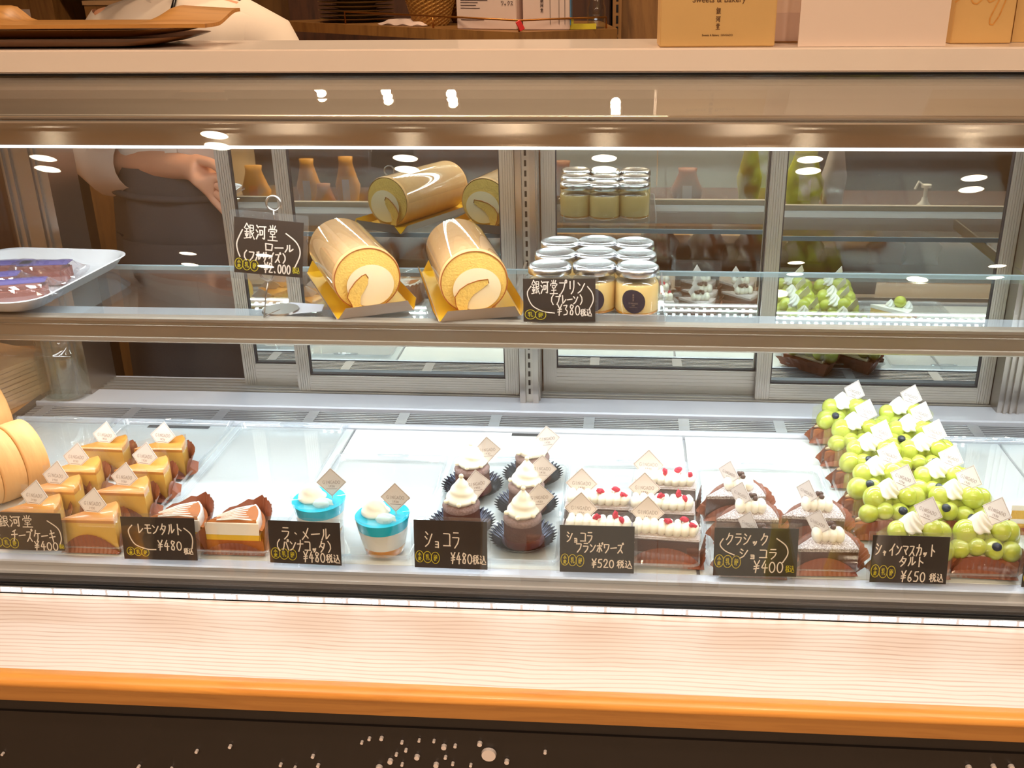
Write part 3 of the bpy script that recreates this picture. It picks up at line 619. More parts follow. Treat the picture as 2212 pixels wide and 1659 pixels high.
# ================================================================== HANDWRITING
def circ(cx, cy, r, n=9): return [(cx+r*math.cos(2*PI*i/n), cy+r*math.sin(2*PI*i/n)) for i in range(n+1)]
G = {
'ロ': [[(.1,.1),(.15,.9)],[(.1,.1),(.92,.13),(.82,.88)],[(.15,.85),(.84,.85)]],
'ー': [[(.02,.52),(.98,.45)]],
'ル': [[(.3,.1),(.3,.5),(.05,.92)],[(.58,.05),(.56,.88),(.98,.5)]],
'プ': [[(.08,.2),(.78,.2),(.6,.65),(.25,.97)], circ(.9,.1,.11)],
'リ': [[(.25,.1),(.25,.62)],[(.75,.05),(.75,.5),(.62,.8),(.4,.98)]],
'ン': [[(.1,.2),(.35,.36)],[(.1,.92),(.5,.75),(.95,.25)]],
'レ': [[(.25,.1),(.28,.92),(.9,.5)]],
'チ': [[(.75,.05),(.25,.2)],[(.04,.45),(.96,.4)],[(.52,.15),(.5,.6),(.28,.97)]],
'ズ': [[(.1,.2),(.72,.18),(.5,.6),(.05,.97)],[(.48,.6),(.82,.95)],[(.8,.0),(.86,.13)],[(.92,-.04),(.98,.09)]],
'ス': [[(.1,.2),(.78,.18),(.52,.6),(.05,.97)],[(.5,.6),(.88,.95)]],
'ケ': [[(.32,.05),(.2,.35),(.04,.52)],[(.25,.3),(.96,.3)],[(.65,.3),(.6,.7),(.38,.97)]],
'キ': [[(.15,.32),(.85,.22)],[(.06,.62),(.94,.52)],[(.38,.03),(.62,.98)]],
'モ': [[(.15,.15),(.85,.15)],[(.05,.45),(.95,.45)],[(.45,.15),(.45,.88),(.92,.86)]],
'タ': [[(.42,.03),(.28,.35),(.04,.56)],[(.36,.22),(.9,.22),(.68,.65),(.25,.98)],[(.3,.45),(.68,.66)]],
'ト': [[(.35,.03),(.35,.97)],[(.35,.36),(.85,.6)]],
'ラ': [[(.2,.08),(.8,.08)],[(.08,.36),(.9,.36),(.72,.7),(.32,.98)]],
'・': [[(.42,.45),(.58,.55)]],
'メ': [[(.82,.05),(.5,.6),(.08,.96)],[(.25,.35),(.78,.82)]],
'パ': [[(.35,.25),(.25,.6),(.03,.92)],[(.6,.25),(.76,.55),(.95,.9)], circ(.9,.1,.1)],
'ナ': [[(.05,.36),(.95,.33)],[(.56,.03),(.5,.55),(.22,.98)]],
'コ': [[(.1,.15),(.9,.15),(.86,.86)],[(.06,.86),(.94,.86)]],
'ッ': [[(.08,.5),(.18,.72)],[(.4,.45),(.48,.66)],[(.88,.42),(.72,.75),(.35,.98)]],
'シ': [[(.15,.08),(.4,.22)],[(.06,.36),(.3,.5)],[(.08,.94),(.5,.76),(.95,.2)]],
'ョ': [[(.15,.35),(.82,.35),(.82,.98)],[(.2,.64),(.82,.64)],[(.12,.94),(.84,.94)]],
'フ': [[(.08,.14),(.92,.14),(.72,.6),(.22,.97)]],
'ボ': [[(.06,.3),(.84,.3)],[(.46,.05),(.46,.96),(.36,.88)],[(.26,.5),(.06,.82)],[(.64,.5),(.86,.8)],[(.86,.02),(.92,.14)],[(.97,-.02),(1.02,.1)]],
'ワ': [[(.1,.15),(.14,.48)],[(.1,.15),(.92,.15),(.76,.6),(.32,.98)]],
'ク': [[(.42,.03),(.28,.35),(.04,.56)],[(.36,.22),(.92,.22),(.68,.65),(.22,.98)]],
'ャ': [[(.08,.55),(.9,.42),(.68,.64)],[(.35,.34),(.52,.98)]],
'イ': [[(.88,.04),(.5,.42),(.06,.62)],[(.56,.38),(.56,.98)]],
'マ': [[(.06,.2),(.94,.2),(.5,.66)],[(.34,.5),(.68,.88)]],
'カ': [[(.06,.3),(.9,.3),(.82,.86),(.64,.9)],[(.45,.03),(.4,.5),(.06,.97)]],
'サ': [[(.03,.36),(.97,.36)],[(.3,.1),(.3,.62)],[(.72,.05),(.7,.55),(.4,.98)]],
'(': [[(.75,.02),(.4,.3),(.35,.65),(.7,.98)]], ')': [[(.25,.02),(.6,.3),(.65,.65),(.3,.98)]],
'0': [circ(.5,.55,.42,12)], '2': [[(.12,.28),(.3,.06),(.68,.06),(.84,.3),(.5,.65),(.08,.95),(.95,.93)]],
'3': [[(.12,.12),(.8,.08),(.45,.45),(.85,.62),(.75,.9),(.15,.95)]],
'4': [[(.6,.02),(.06,.62),(.95,.6)],[(.66,.3),(.58,1)]],
'5': [[(.85,.06),(.28,.08),(.22,.45),(.7,.45),(.86,.7),(.62,.95),(.1,.92)]],
'6': [[(.7,.02),(.2,.55),(.2,.85),(.5,.98),(.82,.8),(.6,.58),(.24,.68)]],
'8': [[(.82,.15),(.4,.02),(.2,.25),(.8,.68),(.65,.97),(.22,.9),(.25,.65),(.85,.2)]],
',': [[(.35,.85),(.5,.95)]],
'¥': [[(.12,.05),(.5,.45)],[(.92,.0),(.5,.45),(.36,1)],[(.12,.5),(.86,.44)],[(.1,.7),(.84,.64)]],
'銀': [[(.25,.0),(.02,.3)],[(.25,.0),(.48,.26)],[(.12,.34),(.4,.34)],[(.06,.53),(.44,.53)],[(.25,.34),(.25,.93)],[(.1,.66),(.16,.8)],[(.4,.64),(.34,.79)],[(.0,.97),(.5,.9)],
       [(.58,.1),(.92,.1),(.92,.46),(.58,.46)],[(.58,.28),(.92,.28)],[(.58,.1),(.58,.97),(.74,.83)],[(.95,.55),(.76,.69)],[(.66,.5),(1.02,.98)]],
'河': [[(.08,.08),(.22,.22)],[(.02,.38),(.17,.5)],[(.04,.94),(.24,.64)],[(.32,.15),(1,.13)],[(.86,.15),(.86,.94),(.7,.87)],[(.4,.38),(.42,.68)],[(.4,.38),(.68,.38),(.66,.66),(.42,.66)]],
'堂': [[(.5,0),(.5,.2)],[(.25,.04),(.33,.2)],[(.77,.02),(.67,.2)],[(.1,.4),(.1,.26),(.94,.26),(.86,.4)],[(.3,.39),(.3,.56),(.7,.56),(.72,.39),(.3,.39)],[(.22,.73),(.8,.72)],[(.5,.58),(.5,.96)],[(.03,.97),(.98,.96)]],
'税': [[(.38,.05),(.1,.16)],[(.03,.33),(.46,.3)],[(.25,.12),(.25,.97)],[(.25,.36),(.04,.72)],[(.25,.42),(.42,.6)],[(.58,.05),(.66,.2)],[(.9,.02),(.78,.2)],[(.58,.26),(.92,.26),(.9,.5),(.6,.5),(.58,.26)],[(.68,.5),(.62,.78),(.46,.97)],[(.82,.5),(.82,.92),(1,.9),(1,.75)]],
'込': [[(.1,.08),(.23,.22)],[(.04,.42),(.23,.4),(.15,.76),(.04,.88)],[(.15,.78),(.4,.95),(1,.95)],[(.55,.1),(.7,.1),(.6,.48),(.36,.78)],[(.67,.2),(.8,.56),(.98,.78)]],
'小': [[(.5,.05),(.5,.92),(.4,.86)],[(.28,.35),(.08,.72)],[(.72,.35),(.94,.72)]],
'麦': [[(.15,.13),(.85,.13)],[(.2,.28),(.8,.28)],[(.04,.44),(.96,.44)],[(.5,0),(.5,.44)],[(.4,.5),(.08,.76)],[(.35,.62),(.76,.62),(.12,1)],[(.34,.7),(.92,1)]],
'乳': [[(.5,.04),(.08,.14)],[(.12,.22),(.18,.33)],[(.3,.2),(.32,.33)],[(.5,.16),(.44,.31)],[(.1,.43),(.5,.41),(.35,.53)],[(.35,.53),(.35,.97),(.24,.9)],[(.03,.67),(.6,.6)],[(.72,.04),(.72,.92),(1,.92),(1,.74)]],
'卵': [[(.42,.04),(.15,.14),(.14,.9),(.46,.72)],[(.42,.22),(.42,.6),(.28,.98)],[(.26,.4),(.32,.56)],[(.62,.12),(.94,.12),(.92,.62),(.8,.58)],[(.62,.12),(.62,.98)],[(.74,.36),(.8,.52)]],
'G': [[(.92,.2),(.6,.03),(.2,.15),(.06,.5),(.2,.85),(.6,.97),(.92,.82),(.92,.55),(.62,.55)]], 'I': [[(.5,.03),(.5,.97)]], 'N': [[(.12,.97),(.12,.03),(.88,.97),(.88,.03)]],
'A': [[(.04,.97),(.5,.03),(.96,.97)],[(.22,.64),(.78,.64)]], 'D': [[(.12,.03),(.12,.97),(.55,.95),(.9,.7),(.9,.3),(.55,.05),(.12,.03)]], 'O': [circ(.5,.5,.46,12)],
'1': [[(.35,.15),(.55,.03),(.55,.97)]], '9': [[(.78,.35),(.4,.5),(.2,.3),(.4,.05),(.72,.1),(.78,.35),(.6,.98)]],
}
def smooth_line(p):
    if len(p) < 3: return p
    out = [p[0]]
    for i in range(1, len(p)-1):
        a, b, c = p[i-1], p[i], p[i+1]
        out += [(b[0]+.22*(a[0]-b[0]), b[1]+.22*(a[1]-b[1])), (b[0]+.03*(a[0]+c[0]-2*b[0]), b[1]+.03*(a[1]+c[1]-2*b[1])), (b[0]+.22*(c[0]-b[0]), b[1]+.22*(c[1]-b[1]))]
    return out+[p[-1]]
def catmull(p, n=7):
    if len(p) < 3: return p
    q = [p[0]]+list(p)+[p[-1]]; out = []
    for i in range(1, len(q)-2):
        for k in range(n):
            t = k/n; out.append(tuple(.5*(2*q[i][d]+(q[i+1][d]-q[i-1][d])*t+(2*q[i-1][d]-5*q[i][d]+4*q[i+1][d]-q[i+2][d])*t*t+(3*q[i][d]-q[i-1][d]-3*q[i+1][d]+q[i+2][d])*t**3) for d in (0, 1)))
    return out+[p[-1]]
def ribbon(bm, pts, w, lift=0.0):                # pts in 2-D metres (x right, y up): a thin flat stroke in the XZ plane facing -Y
    L, R = [], []
    for i, p in enumerate(pts):
        a = pts[max(i-1, 0)]; b = pts[min(i+1, len(pts)-1)]
        dx, dy = b[0]-a[0], b[1]-a[1]; l = math.hypot(dx, dy) or 1; nx, ny = -dy/l*w/2, dx/l*w/2
        ex = dx/l*w*.4*(-1 if i == 0 else (1 if i == len(pts)-1 else 0)); ey = dy/l*w*.4*(-1 if i == 0 else (1 if i == len(pts)-1 else 0))
        L.append(bm.verts.new((p[0]+nx+ex, -lift, p[1]+ny+ey))); R.append(bm.verts.new((p[0]-nx+ex, -lift, p[1]-ny+ey)))
    for i in range(len(pts)-1):
        bm.faces.new((L[i], R[i], R[i+1], L[i+1]))
def write(bm, items, unit, W_, H_, w, lift):
    # items: (text, x0, y0, x1, y1) or a list of points, in photograph pixels from the card's top left
    k = 0
    def cv(x, y): return ((x-W_/2)*unit, (H_-y)*unit)
    for it in items:
        if isinstance(it, list):
            ribbon(bm, [cv(*p) for p in catmull(it)], w, lift+.00002*(k % 5)); k += 1; continue
        s, x0, y0, x1, y1 = it
        n = len(s); cw = (x1-x0)/n
        for i, ch in enumerate(s):
            sc = .55 if ch in 'ョッャ' else 1.0
            for st_ in G.get(ch, []):
                pts = [cv(x0+cw*(i+.08+.84*sc*px+(.1 if sc < 1 else 0)), y0+(y1-y0)*((1-sc)+sc*py)) for px, py in smooth_line(st_)]
                ribbon(bm, pts, w*(.8 if ch in '銀税乳卵麦堂込' else 1), lift+.00002*(k % 5)); k += 1
def rings(chars, x0, y0, x1, y1):
    out = []; n = len(chars); cw = (x1-x0)/n; r = cw*.52
    for i, c in enumerate(chars):
        cx = x0+cw*(i+.5); cy = (y0+y1)/2+(i-1)*1.0
        out.append([(cx+r*math.cos(2*PI*j/14), cy+(y1-y0)*.5*math.sin(2*PI*j/14)) for j in range(15)])
        if len(c) == 1: out.append((c, cx-r*.55, cy-(y1-y0)*.28, cx+r*.55, cy+(y1-y0)*.28))
        else:
            out.append((c[0], cx-r*.5, cy-(y1-y0)*.36, cx+r*.5, cy-.5)); out.append((c[1], cx-r*.5, cy+.5, cx+r*.5, cy+(y1-y0)*.36))
    return out
ALL = ('小麦', '乳', '卵')

def price_card(label, bl, br, top, white, yellow, Wp, Hp, z=.6565, tilt=9, clear_top=0, holder=True, margin=.004):
    p, q = PZ(*bl, z), PZ(*br, z)
    dirx = (q-p); w = math.hypot(dirx.x, dirx.y); yaw = math.atan2(dirx.y, dirx.x); c = (p+q)/2
    t = thing('price_card', label, 'price card', c, yaw)
    ti = math.radians(tilt); h = .055
    for _ in range(20):
        y = c.y + h*math.sin(ti); zt = PY(top[0], top[1], y).z; h = (zt-c.z)/math.cos(ti)
    rot = Matrix.Rotation(-ti, 4, 'X'); unit = w/Wp; Hn = h/unit
    sy = Hn/Hp
    def fit(items):
        return [([(x, y*sy) for x, y in it] if isinstance(it, list) else (it[0], it[1], it[2]*sy, it[3], it[4]*sy)) for it in items]
    bm = bmesh.new(); bx(bm, -w/2, w/2, 0, .0006, 0, h); bm.transform(rot); finish('card', bm, M['card_black'], t)
    bm = bmesh.new(); write(bm, fit(white), unit, Wp, Hn, .00145, .00012); bm.transform(rot); finish('white_lettering', bm, M['chalk'], t)
    bm = bmesh.new(); write(bm, fit(yellow), unit, Wp, Hn, .00085, .00012); bm.transform(rot); finish('yellow_lettering', bm, M['yellow_ink'], t)
    if holder:
        bm = bmesh.new(); bx(bm, -w/2-margin, w/2+margin, .0008, .0022, -.002, h+margin+clear_top); bm.transform(rot)
        bx(bm, -w/2-margin+.008, w/2+margin-.008, .0005, .030, -.0045, -.0030)
        finish('clear_holder', bm, M['acrylic'], t)
    return t
price_card('black price card reading 銀河堂チーズケーキ ¥400 before the cheesecake slices', (-16, 1186), (140, 1190), (62, 1108),
           [('銀河堂', 18, 6, 96, 33), ('チーズケーキ', 44, 38, 141, 66), ('¥400', 91, 64, 144, 85), [(126, 17), (147, 34), (152, 55), (148, 70)], [(8, 42), (20, 52)]],
           rings(ALL, 6, 58, 58, 80)+[('税込', 145, 70, 156, 80)], 156, 85)
price_card('black price card reading レモンタルト ¥480 before the lemon tarts', (269, 1207), (427, 1211), (346, 1118),
           [('レモンタルト', 33, 13, 135, 37), ('¥480', 76, 49, 131, 71), ('税込', 133, 65, 154, 79), [(24, 18), (15, 32), (26, 58), (52, 69), (72, 70)], [(138, 22), (151, 33), (155, 47), (152, 66)]],
           rings(ALL, 8, 67, 56, 84), 162, 92)
price_card('black price card reading ラ・メール パンナコッタ ¥480 before the blue jelly cups', (584, 1215), (738, 1222), (660, 1127),
           [('ラ・メール', 27, 13, 134, 41), ('(パンナコッタ)', 12, 41, 139, 67), ('¥480', 72, 66, 121, 90), ('税込', 121, 70, 153, 90)],
           rings(ALL, 4, 62, 58, 86), 155, 95)
price_card('black price card reading ショコラ ¥480 before the round chocolate cakes', (896, 1225), (1053, 1231), (974, 1125),
           [('ショコラ', 22, 23, 101, 60), ('¥480', 78, 69, 126, 94), ('税込', 125, 73, 156, 94)],
           rings(ALL, 3, 69, 54, 94), 158, 105)
price_card('black price card reading ショコラフランボワーズ ¥520 before the raspberry bars', (1209, 1235), (1369, 1239), (1289, 1136),
           [('ショコラ', 14, 13, 72, 37), ('フランボワーズ', 34, 37, 138, 59), ('¥520', 68, 72, 118, 92), ('税込', 122, 74, 157, 92)],
           rings(ALL, 3, 64, 52, 89), 160, 103)
price_card('black price card reading クラシックショコラ ¥400 in a rounded clear holder', (1540, 1243), (1720, 1246), (1635, 1141),
           [('クラシック', 24, 11, 117, 37), ('ショコラ', 54, 44, 138, 67), ('¥400', 85, 70, 152, 97), [(19, 24), (13, 37), (24, 50), (44, 59)], [(134, 22), (154, 37), (159, 55), (149, 74)]],
           rings(ALL, 3, 60, 58, 87)+[('税込', 155, 80, 175, 96)], 180, 105, clear_top=.002)
price_card('black price card reading シャインマスカットタルト ¥650 before the green grape tarts', (1878, 1257), (2043, 1262), (1969, 1158),
           [('シャインマスカット', 7, 17, 138, 43), ('タルト', 60, 44, 116, 66), ('¥650', 66, 75, 121, 99), ('税込', 128, 79, 160, 98)],
           rings(ALL, 2, 65, 54, 92), 166, 102)
price_card('black price card cut off by the right end of the showcase view', (2206, 1268), (2360, 1273), (2290, 1182),
           [('¥480', 80, 69, 126, 94)], rings(ALL, 3, 65, 54, 90), 158, 100)
price_card('black price card reading 銀河堂プリン プレーン ¥380 before the pudding jars', (1131, 695), (1286, 695), (1209, 602),
           [('銀河堂プリン', 17, 3, 134, 33), ('(プレーン)', 56, 34, 131, 56), ('¥380', 72, 55, 123, 79), ('税込', 122, 65, 148, 81), [(17, 16), (9, 32), (19, 57), (42, 70), (67, 74)], [(138, 17), (148, 31), (150, 48), (141, 67)]],
           rings(('乳', '卵'), 4, 68, 48, 88), 155, 93, z=.9105, tilt=6)

# the taller sign in a spiral clip
def clip_sign():
    z0 = .9075
    base = PZ(571, 688, z0)
    t = thing('sign_clip_stand', 'wire clip stand holding the black 銀河堂ロール ¥2,000 sign beside the roll cakes', 'sign stand', base, 0)
    c = PY(579, 536, base.y-.008); h = c-base
    bm = bmesh.new(); bmesh.ops.create_cone(bm, cap_ends=True, segments=28, radius1=.026, radius2=.025, depth=.003, matrix=Matrix.Translation((.012, .034, .0016))); tube(bm, [(0, 0, .003), (.012, .030, .003)], .0011, 6); finish('round_foot', bm, M['steel_plain'], t, True, 40)
    top = PY(589, 440, base.y)-base; mid = PY(577, 592, base.y)-base
    bm = bmesh.new(); tube(bm, [(0, 0, .002), (mid.x*.5, 0, mid.z*.5), (mid.x, 0, mid.z-.012)], .0011, 8); finish('rod', bm, M['steel_plain'], t, True)
    bm = bmesh.new(); R_ = .0098
    tube(bm, [(mid.x+R_*math.sin(a), -.0035+.0006*a, mid.z+.001-R_*math.cos(a)) for a in np.linspace(0, 4*PI, 50)], .0011, 7); finish('lower_ring', bm, M['steel_plain'], t, True)
    bm = bmesh.new()
    tube(bm, [(top.x+R_*math.sin(a), .0005+.0004*a, top.z-R_*math.cos(a)) for a in np.linspace(0, 4*PI, 50)], .0011, 7)
    tube(bm, [(top.x, 0, top.z-R_), (top.x-.0006, 0, top.z-.024)], .0009, 7); finish('upper_ring', bm, M['steel_plain'], t, True)
    # the sign: sheared a little clockwise, in a clear sleeve
    Wp, Hp = 144, 122; w = (PY(655, 482, base.y)-PY(511, 464, base.y)).length; unit = w/Wp; h_ = Hp*unit
    rot = Matrix.Translation((h.x, -.0052, h.z)) @ Matrix.Rotation(math.radians(9), 4, 'Z') @ Matrix.Rotation(math.radians(7.2), 4, 'Y') @ Matrix.Translation((0, 0, -h_/2))
    bm = bmesh.new(); bx(bm, -w/2, w/2, 0, .0006, 0, h_); bm.transform(rot); finish('card', bm, M['card_black'], t)
    bm = bmesh.new()
    write(bm, [('銀河堂', 19, 12, 92, 46), ('ロール', 62, 51, 125, 69), ('(フルサイズ)', 16, 71, 112, 93), ('¥2,000', 62, 94, 119, 117), [(17, 27), (6, 54), (7, 72), (12, 86)], [(108, 27), (131, 46), (138, 70), (127, 101)]], unit, Wp, Hp, .0017, .00012)
    bm.transform(rot); finish('white_lettering', bm, M['chalk'], t)
    bm = bmesh.new(); write(bm, rings(ALL, 2, 91, 50, 115)+[('税込', 122, 99, 138, 114)], unit, Wp, Hp, .001, .00012); bm.transform(rot); finish('yellow_lettering', bm, M['yellow_ink'], t)
    bm = bmesh.new()
    loft(bm, [[(x, y, z) for x, z in rrect(w+.012, h_+.018, .004, 4, 0, h_/2)] for y in (.0009, .0022)]); bm.transform(rot); finish('clear_sleeve', bm, M['acrylic'], t)
clip_sign()

# ================================================================== PASTRIES
flag_txt = None
def make_flag(parent, loc, rz=0, rx=0, size=.0265, stick=.012):
    """diamond name flag: card > lettering, on a pick"""
    global flag_txt
    s = size*.7071
    if flag_txt is None:
        bm = bmesh.new()
        a = .0173; ring = [(0, a), (a, 0), (0, -a), (-a, 0), (0, a)]
        for i in range(4): ribbon(bm, [ring[i], ring[i+1]], .00035, .0004)
        flag_txt = {}
        bm2 = bm; write(bm2, [('GINGADO', -11, -2.2, 11, 2.2), ('1930', -4, 4, 4, 6.6)], .001, 0, 0, .00042, .0004)
        for yy in (8.6,): ribbon(bm2, [(-.0065, -yy*.001), (.0065, -yy*.001)], .0006, .0004)
        me = bpy.data.meshes.new('flag_print'); bm2.to_mesh(me); bm2.free(); me.materials.append(M['print_ink']); flag_txt['print'] = me
        bm = bmesh.new(); pts = [(0, -.0187), (.0187, 0), (0, .0187), (-.0187, 0)]
        A = [bm.verts.new((x, -.00025, z)) for x, z in pts]; B = [bm.verts.new((x, .00025, z)) for x, z in pts]
        bm.faces.new(A); bm.faces.new(list(reversed(B)))
        for i in range(4): bm.faces.new((A[i], B[i], B[(i+1) % 4], A[(i+1) % 4]))
        me = bpy.data.meshes.new('name_flag'); bm.normal_update(); bm.to_mesh(me); bm.free(); me.materials.append(M['flag']); flag_txt['card'] = me
        bm = bmesh.new(); tube(bm, [(0, .0007, -.030), (0, .0007, -.006)], .0006, 6)
        me = bpy.data.meshes.new('pick'); bm.to_mesh(me); bm.free(); me.materials.append(M['pick']); flag_txt['pick'] = me
    f = bpy.data.objects.new('name_flag', flag_txt['card']); COL.objects.link(f); f.parent = parent; f.location = loc; f.rotation_euler = (rx, 0, rz)
    k = size/.0265; f.scale = (k, 1, k)
    for nm, key in (('flag_print', 'print'), ('pick', 'pick')):
        o = bpy.data.objects.new(nm, flag_txt[key]); COL.objects.link(o); o.parent = f
    f['label'] = 'white diamond name flag printed GINGADO'
    return f
def swirl(bm, R, H, ridges, twist, turns=0, base=0.0, power=.8, depth=.12, n=48, m=26, tip=True, c=(0, 0, 0), fl=0):
    pts = []
    for i in range(m+1):
        t = i/m; r = R*max(0.0, (1-t))**power
        if t < .12: r *= .86+.14*(t/.12)
        row = []
        for j in range(n):
            a = 2*PI*j/n
            rr = r
            if ridges: rr *= 1+depth*math.cos(ridges*(a+twist*t))
            if turns: rr *= 1+depth*math.sin(2*PI*turns*t+a)*(1-t*.4)
            rr *= 1+.02*math.sin(3*a+9*t)
            row.append((c[0]+rr*math.cos(a)+fl*t*t*.3, c[1]+rr*math.sin(a), c[2]+base+H*t))
        pts.append(row)
    V = grid_surface(bm, pts, close_v=True); bm.faces.new(list(reversed(V[0])))

def wedge_poly(R, ang, n=10):
    # outer front corner at the origin, front cut face along -X to the tip, rounded back on the right
    return [(-R, 0)] + [(-R+R*math.cos(math.radians(ang*i/n)), R*math.sin(math.radians(ang*i/n))) for i in range(n+1)]
def wedge_layer(bm, R, ang, z0, z1, mi=0, dome=0, n=10):
    poly = wedge_poly(R, ang, n)
    a = [bm.verts.new((x, y, z0)) for x, y in poly]
    b = [bm.verts.new((x, y, z1)) for x, y in poly]
    bm.faces.new(list(reversed(a))).material_index = mi
    cx = sum(p[0] for p in poly)/len(poly); cy = sum(p[1] for p in poly)/len(poly)
    for i in range(len(poly)):
        j = (i+1) % len(poly); bm.faces.new((a[i], a[j], b[j], b[i])).material_index = mi
    in1 = [bm.verts.new((cx+(x-cx)*.86, cy+(y-cy)*.86, z1+dome*.7)) for x, y in poly]
    for i in range(len(poly)):
        j = (i+1) % len(poly); bm.faces.new((b[i], b[j], in1[j], in1[i])).material_index = mi
    ce = bm.verts.new((cx, cy, z1+dome))
    for i in range(len(poly)):
        j = (i+1) % len(poly); bm.faces.new((in1[i], in1[j], ce)).material_index = mi
def paper_wrap(bm, R, ang, h, seed, flare=.010, apron=.024, front=True):
    """pleated glassine sheet: under the slice, up its rounded back and its far side, and in a dome over the front cut face"""
    rnd = random.Random(seed)
    arc = wedge_poly(R*1.02, ang, 22)[1:]; tipp = (-R*1.02, 0)
    path = list(arc) + [(arc[-1][0]+(tipp[0]-arc[-1][0])*k/14, arc[-1][1]+(tipp[1]-arc[-1][1])*k/14) for k in range(1, 15)]
    lo, hi, top = [], [], []
    cx, cy = -R*.42, R*math.sin(math.radians(ang))*.36
    for i, (x, y) in enumerate(path):
        dx, dy = x-cx, y-cy; l = math.hypot(dx, dy); ux, uy = dx/l, dy/l; o = .0008*(i % 2)
        q = .55+.45*math.cos(PI*max(0, i-22)/14*.5) if i > 22 else 1
        lo.append((x+ux*o, y+uy*o, .0004)); hi.append((x+ux*(o+flare*.45), y+uy*(o+flare*.45), h*.6*q))
        top.append((x+ux*(o+flare*(1+.1*rnd.random())), y+uy*(o+flare), h*q*(1+.035*((i*5) % 3-1))))
    grid_surface(bm, [lo, hi, top])
    v = [bm.verts.new((x*1.0+(x-cx)*.05, y+(y-cy)*.05-.0015, .0003)) for x, y in wedge_poly(R, ang, 10)]; bm.faces.new(v)
    if front:
        rows = []; N = 28
        for s in range(4):
            row = []
            for i in range(N+1):
                t = i/N; hh = apron*math.sin(PI*t)**.75
                o = .0012+.0007*(i % 2)+.0008*s/3+(.0045 if s == 0 else 0)
                row.append((-R*1.04+R*1.06*t, -o, .0004+hh*s/3))
            rows.append(row)
        grid_surface(bm, rows)
        # ragged corner leaf beyond the right-hand corner
        leaf = [bm.verts.new(p) for p in ((.001, .002, .0006), (.014, .010, .004), (.012, .022, .016), (.004, .020, .020), (.002, .010, .014))]
        bm.faces.new(leaf)
def film_wrap(bm, R, ang, z0, z1, off=.0015):
    poly = wedge_poly(R, ang, 14)
    ce = (sum(p[0] for p in poly)/len(poly), sum(p[1] for p in poly)/len(poly)); out = []
    for x, y in poly+[poly[0]]:
        dx, dy = x-ce[0], y-ce[1]; l = math.hypot(dx, dy); out.append((x+dx/l*off, y+dy/l*off))
    grid_surface(bm, [[(x, y, z0) for x, y in out], [(x, y, z1) for x, y in out]])

# ---- cheesecake slices
def make_cheesecake():
    t = thing('cheesecake_slice', '', 'cake slice', (0, 0, 0), 0, 'cheesecake slices in two rows')
    R, A, h = .074, 44, .046
    bm = bmesh.new(); wedge_layer(bm, R, A, .0012, h-.004); finish('slice_body', bm, M['cheese'], t)
    bm = bmesh.new(); wedge_layer(bm, R*1.005, A, h-.0039, h, dome=.0035); finish('browned_top', bm, M['cheese_top'], t, True, 40)
    bm = bmesh.new(); paper_wrap(bm, R, A, .032, 3, apron=.026); finish('paper_wrap', bm, M['paper'], t)
    bm = bmesh.new(); film_wrap(bm, R, A, .0015, h+.010); finish('clear_film', bm, M['film'], t)
    make_flag(t, (-.037, .022, h+.013), math.radians(-8), math.radians(-26), .030)
    return t
chz = make_cheesecake(); first = True
names = ['nearest', 'second', 'third', 'rearmost']
rowL = [(70, 1095), (115, 1052), (163, 1010), (222, 963)]; rowR = [(197, 1112), (265, 1055), (308, 1010), (350, 963)]
for side, row, off in (('left', rowL, 0), ('right', rowR, 1)):
    for i, (fx, fy) in enumerate(row):
        s = .86+.14*(fy-963)/150
        p = PZ(fx+62*s, fy+80*s, TRAYZ)
        o = chz if first else dup(chz); first = False
        o.location = p; o.rotation_euler = (0, 0, random.uniform(-.05, .05))
        o['label'] = '%s cheesecake slice of the %s-hand row, in brown paper with a white flag' % (names[i], side)

# ---- lemon tart slices
def make_lemon():
    t = thing('lemon_tart_slice', '', 'tart slice', (0, 0, 0), 0, 'lemon tart slices')
    R, A = .076, 44
    bm = bmesh.new(); wedge_layer(bm, R, A, .001, .018)
    rim = wedge_poly(R, A, 12); pts = [(x, y) for x, y in rim[1:]]
    grid_surface(bm, [[(-R+(x+R)*k, y*k, z) for x, y in pts] for k, z in ((1, .017), (1.01, .034), (.96, .035), (.93, .018))]); finish('tart_crust', bm, M['tart'], t, False)
    bm = bmesh.new(); wedge_layer(bm, R*.95, A, .0182, .026, dome=0); bm.transform(Matrix.Translation((-R*.045, .0012, 0))); finish('lemon_curd', bm, M['lemon'], t)
    bm = bmesh.new(); wedge_layer(bm, R*.945, A, .0262, .043, dome=.005); bm.transform(Matrix.Translation((-R*.05, .0012, 0))); finish('meringue', bm, M['meringue'], t, True, 35)
    bm = bmesh.new(); wedge_layer(bm, R*.88, A-4, .0436, .0446, dome=.0044); bm.transform(Matrix.Translation((-R*.085, .0022, 0))); finish('toasted_top', bm, M['toast'], t, True, 40)
    bm = bmesh.new()
    for k in range(7):
        a1 = math.radians(3+(A-7)*k/6); c_, s_ = math.cos(a1), math.sin(a1)
        tube(bm, [(-R+R*.22*c_, R*.22*s_+.002, .0468), (-R+R*.58*c_, R*.58*s_+.002, .0488), (-R+R*.86*c_, R*.86*s_+.002, .0462)], [.0008, .0010, .0012], 6)
    finish('pale_stripes', bm, M['meringue'], t, True)
    bm = bmesh.new(); paper_wrap(bm, R*1.02, A, .050, 8, apron=.016); finish('paper_wrap', bm, M['paper'], t)
    return t
lem = make_lemon(); lem.location = PZ(572, 1196, TRAYZ); lem['label'] = 'lemon tart slice with striped toasted meringue, the fully visible one on the right'
o = dup(lem); o.location = PZ(446, 1188, TRAYZ); o['label'] = 'lemon tart slice half hidden behind its black price card'

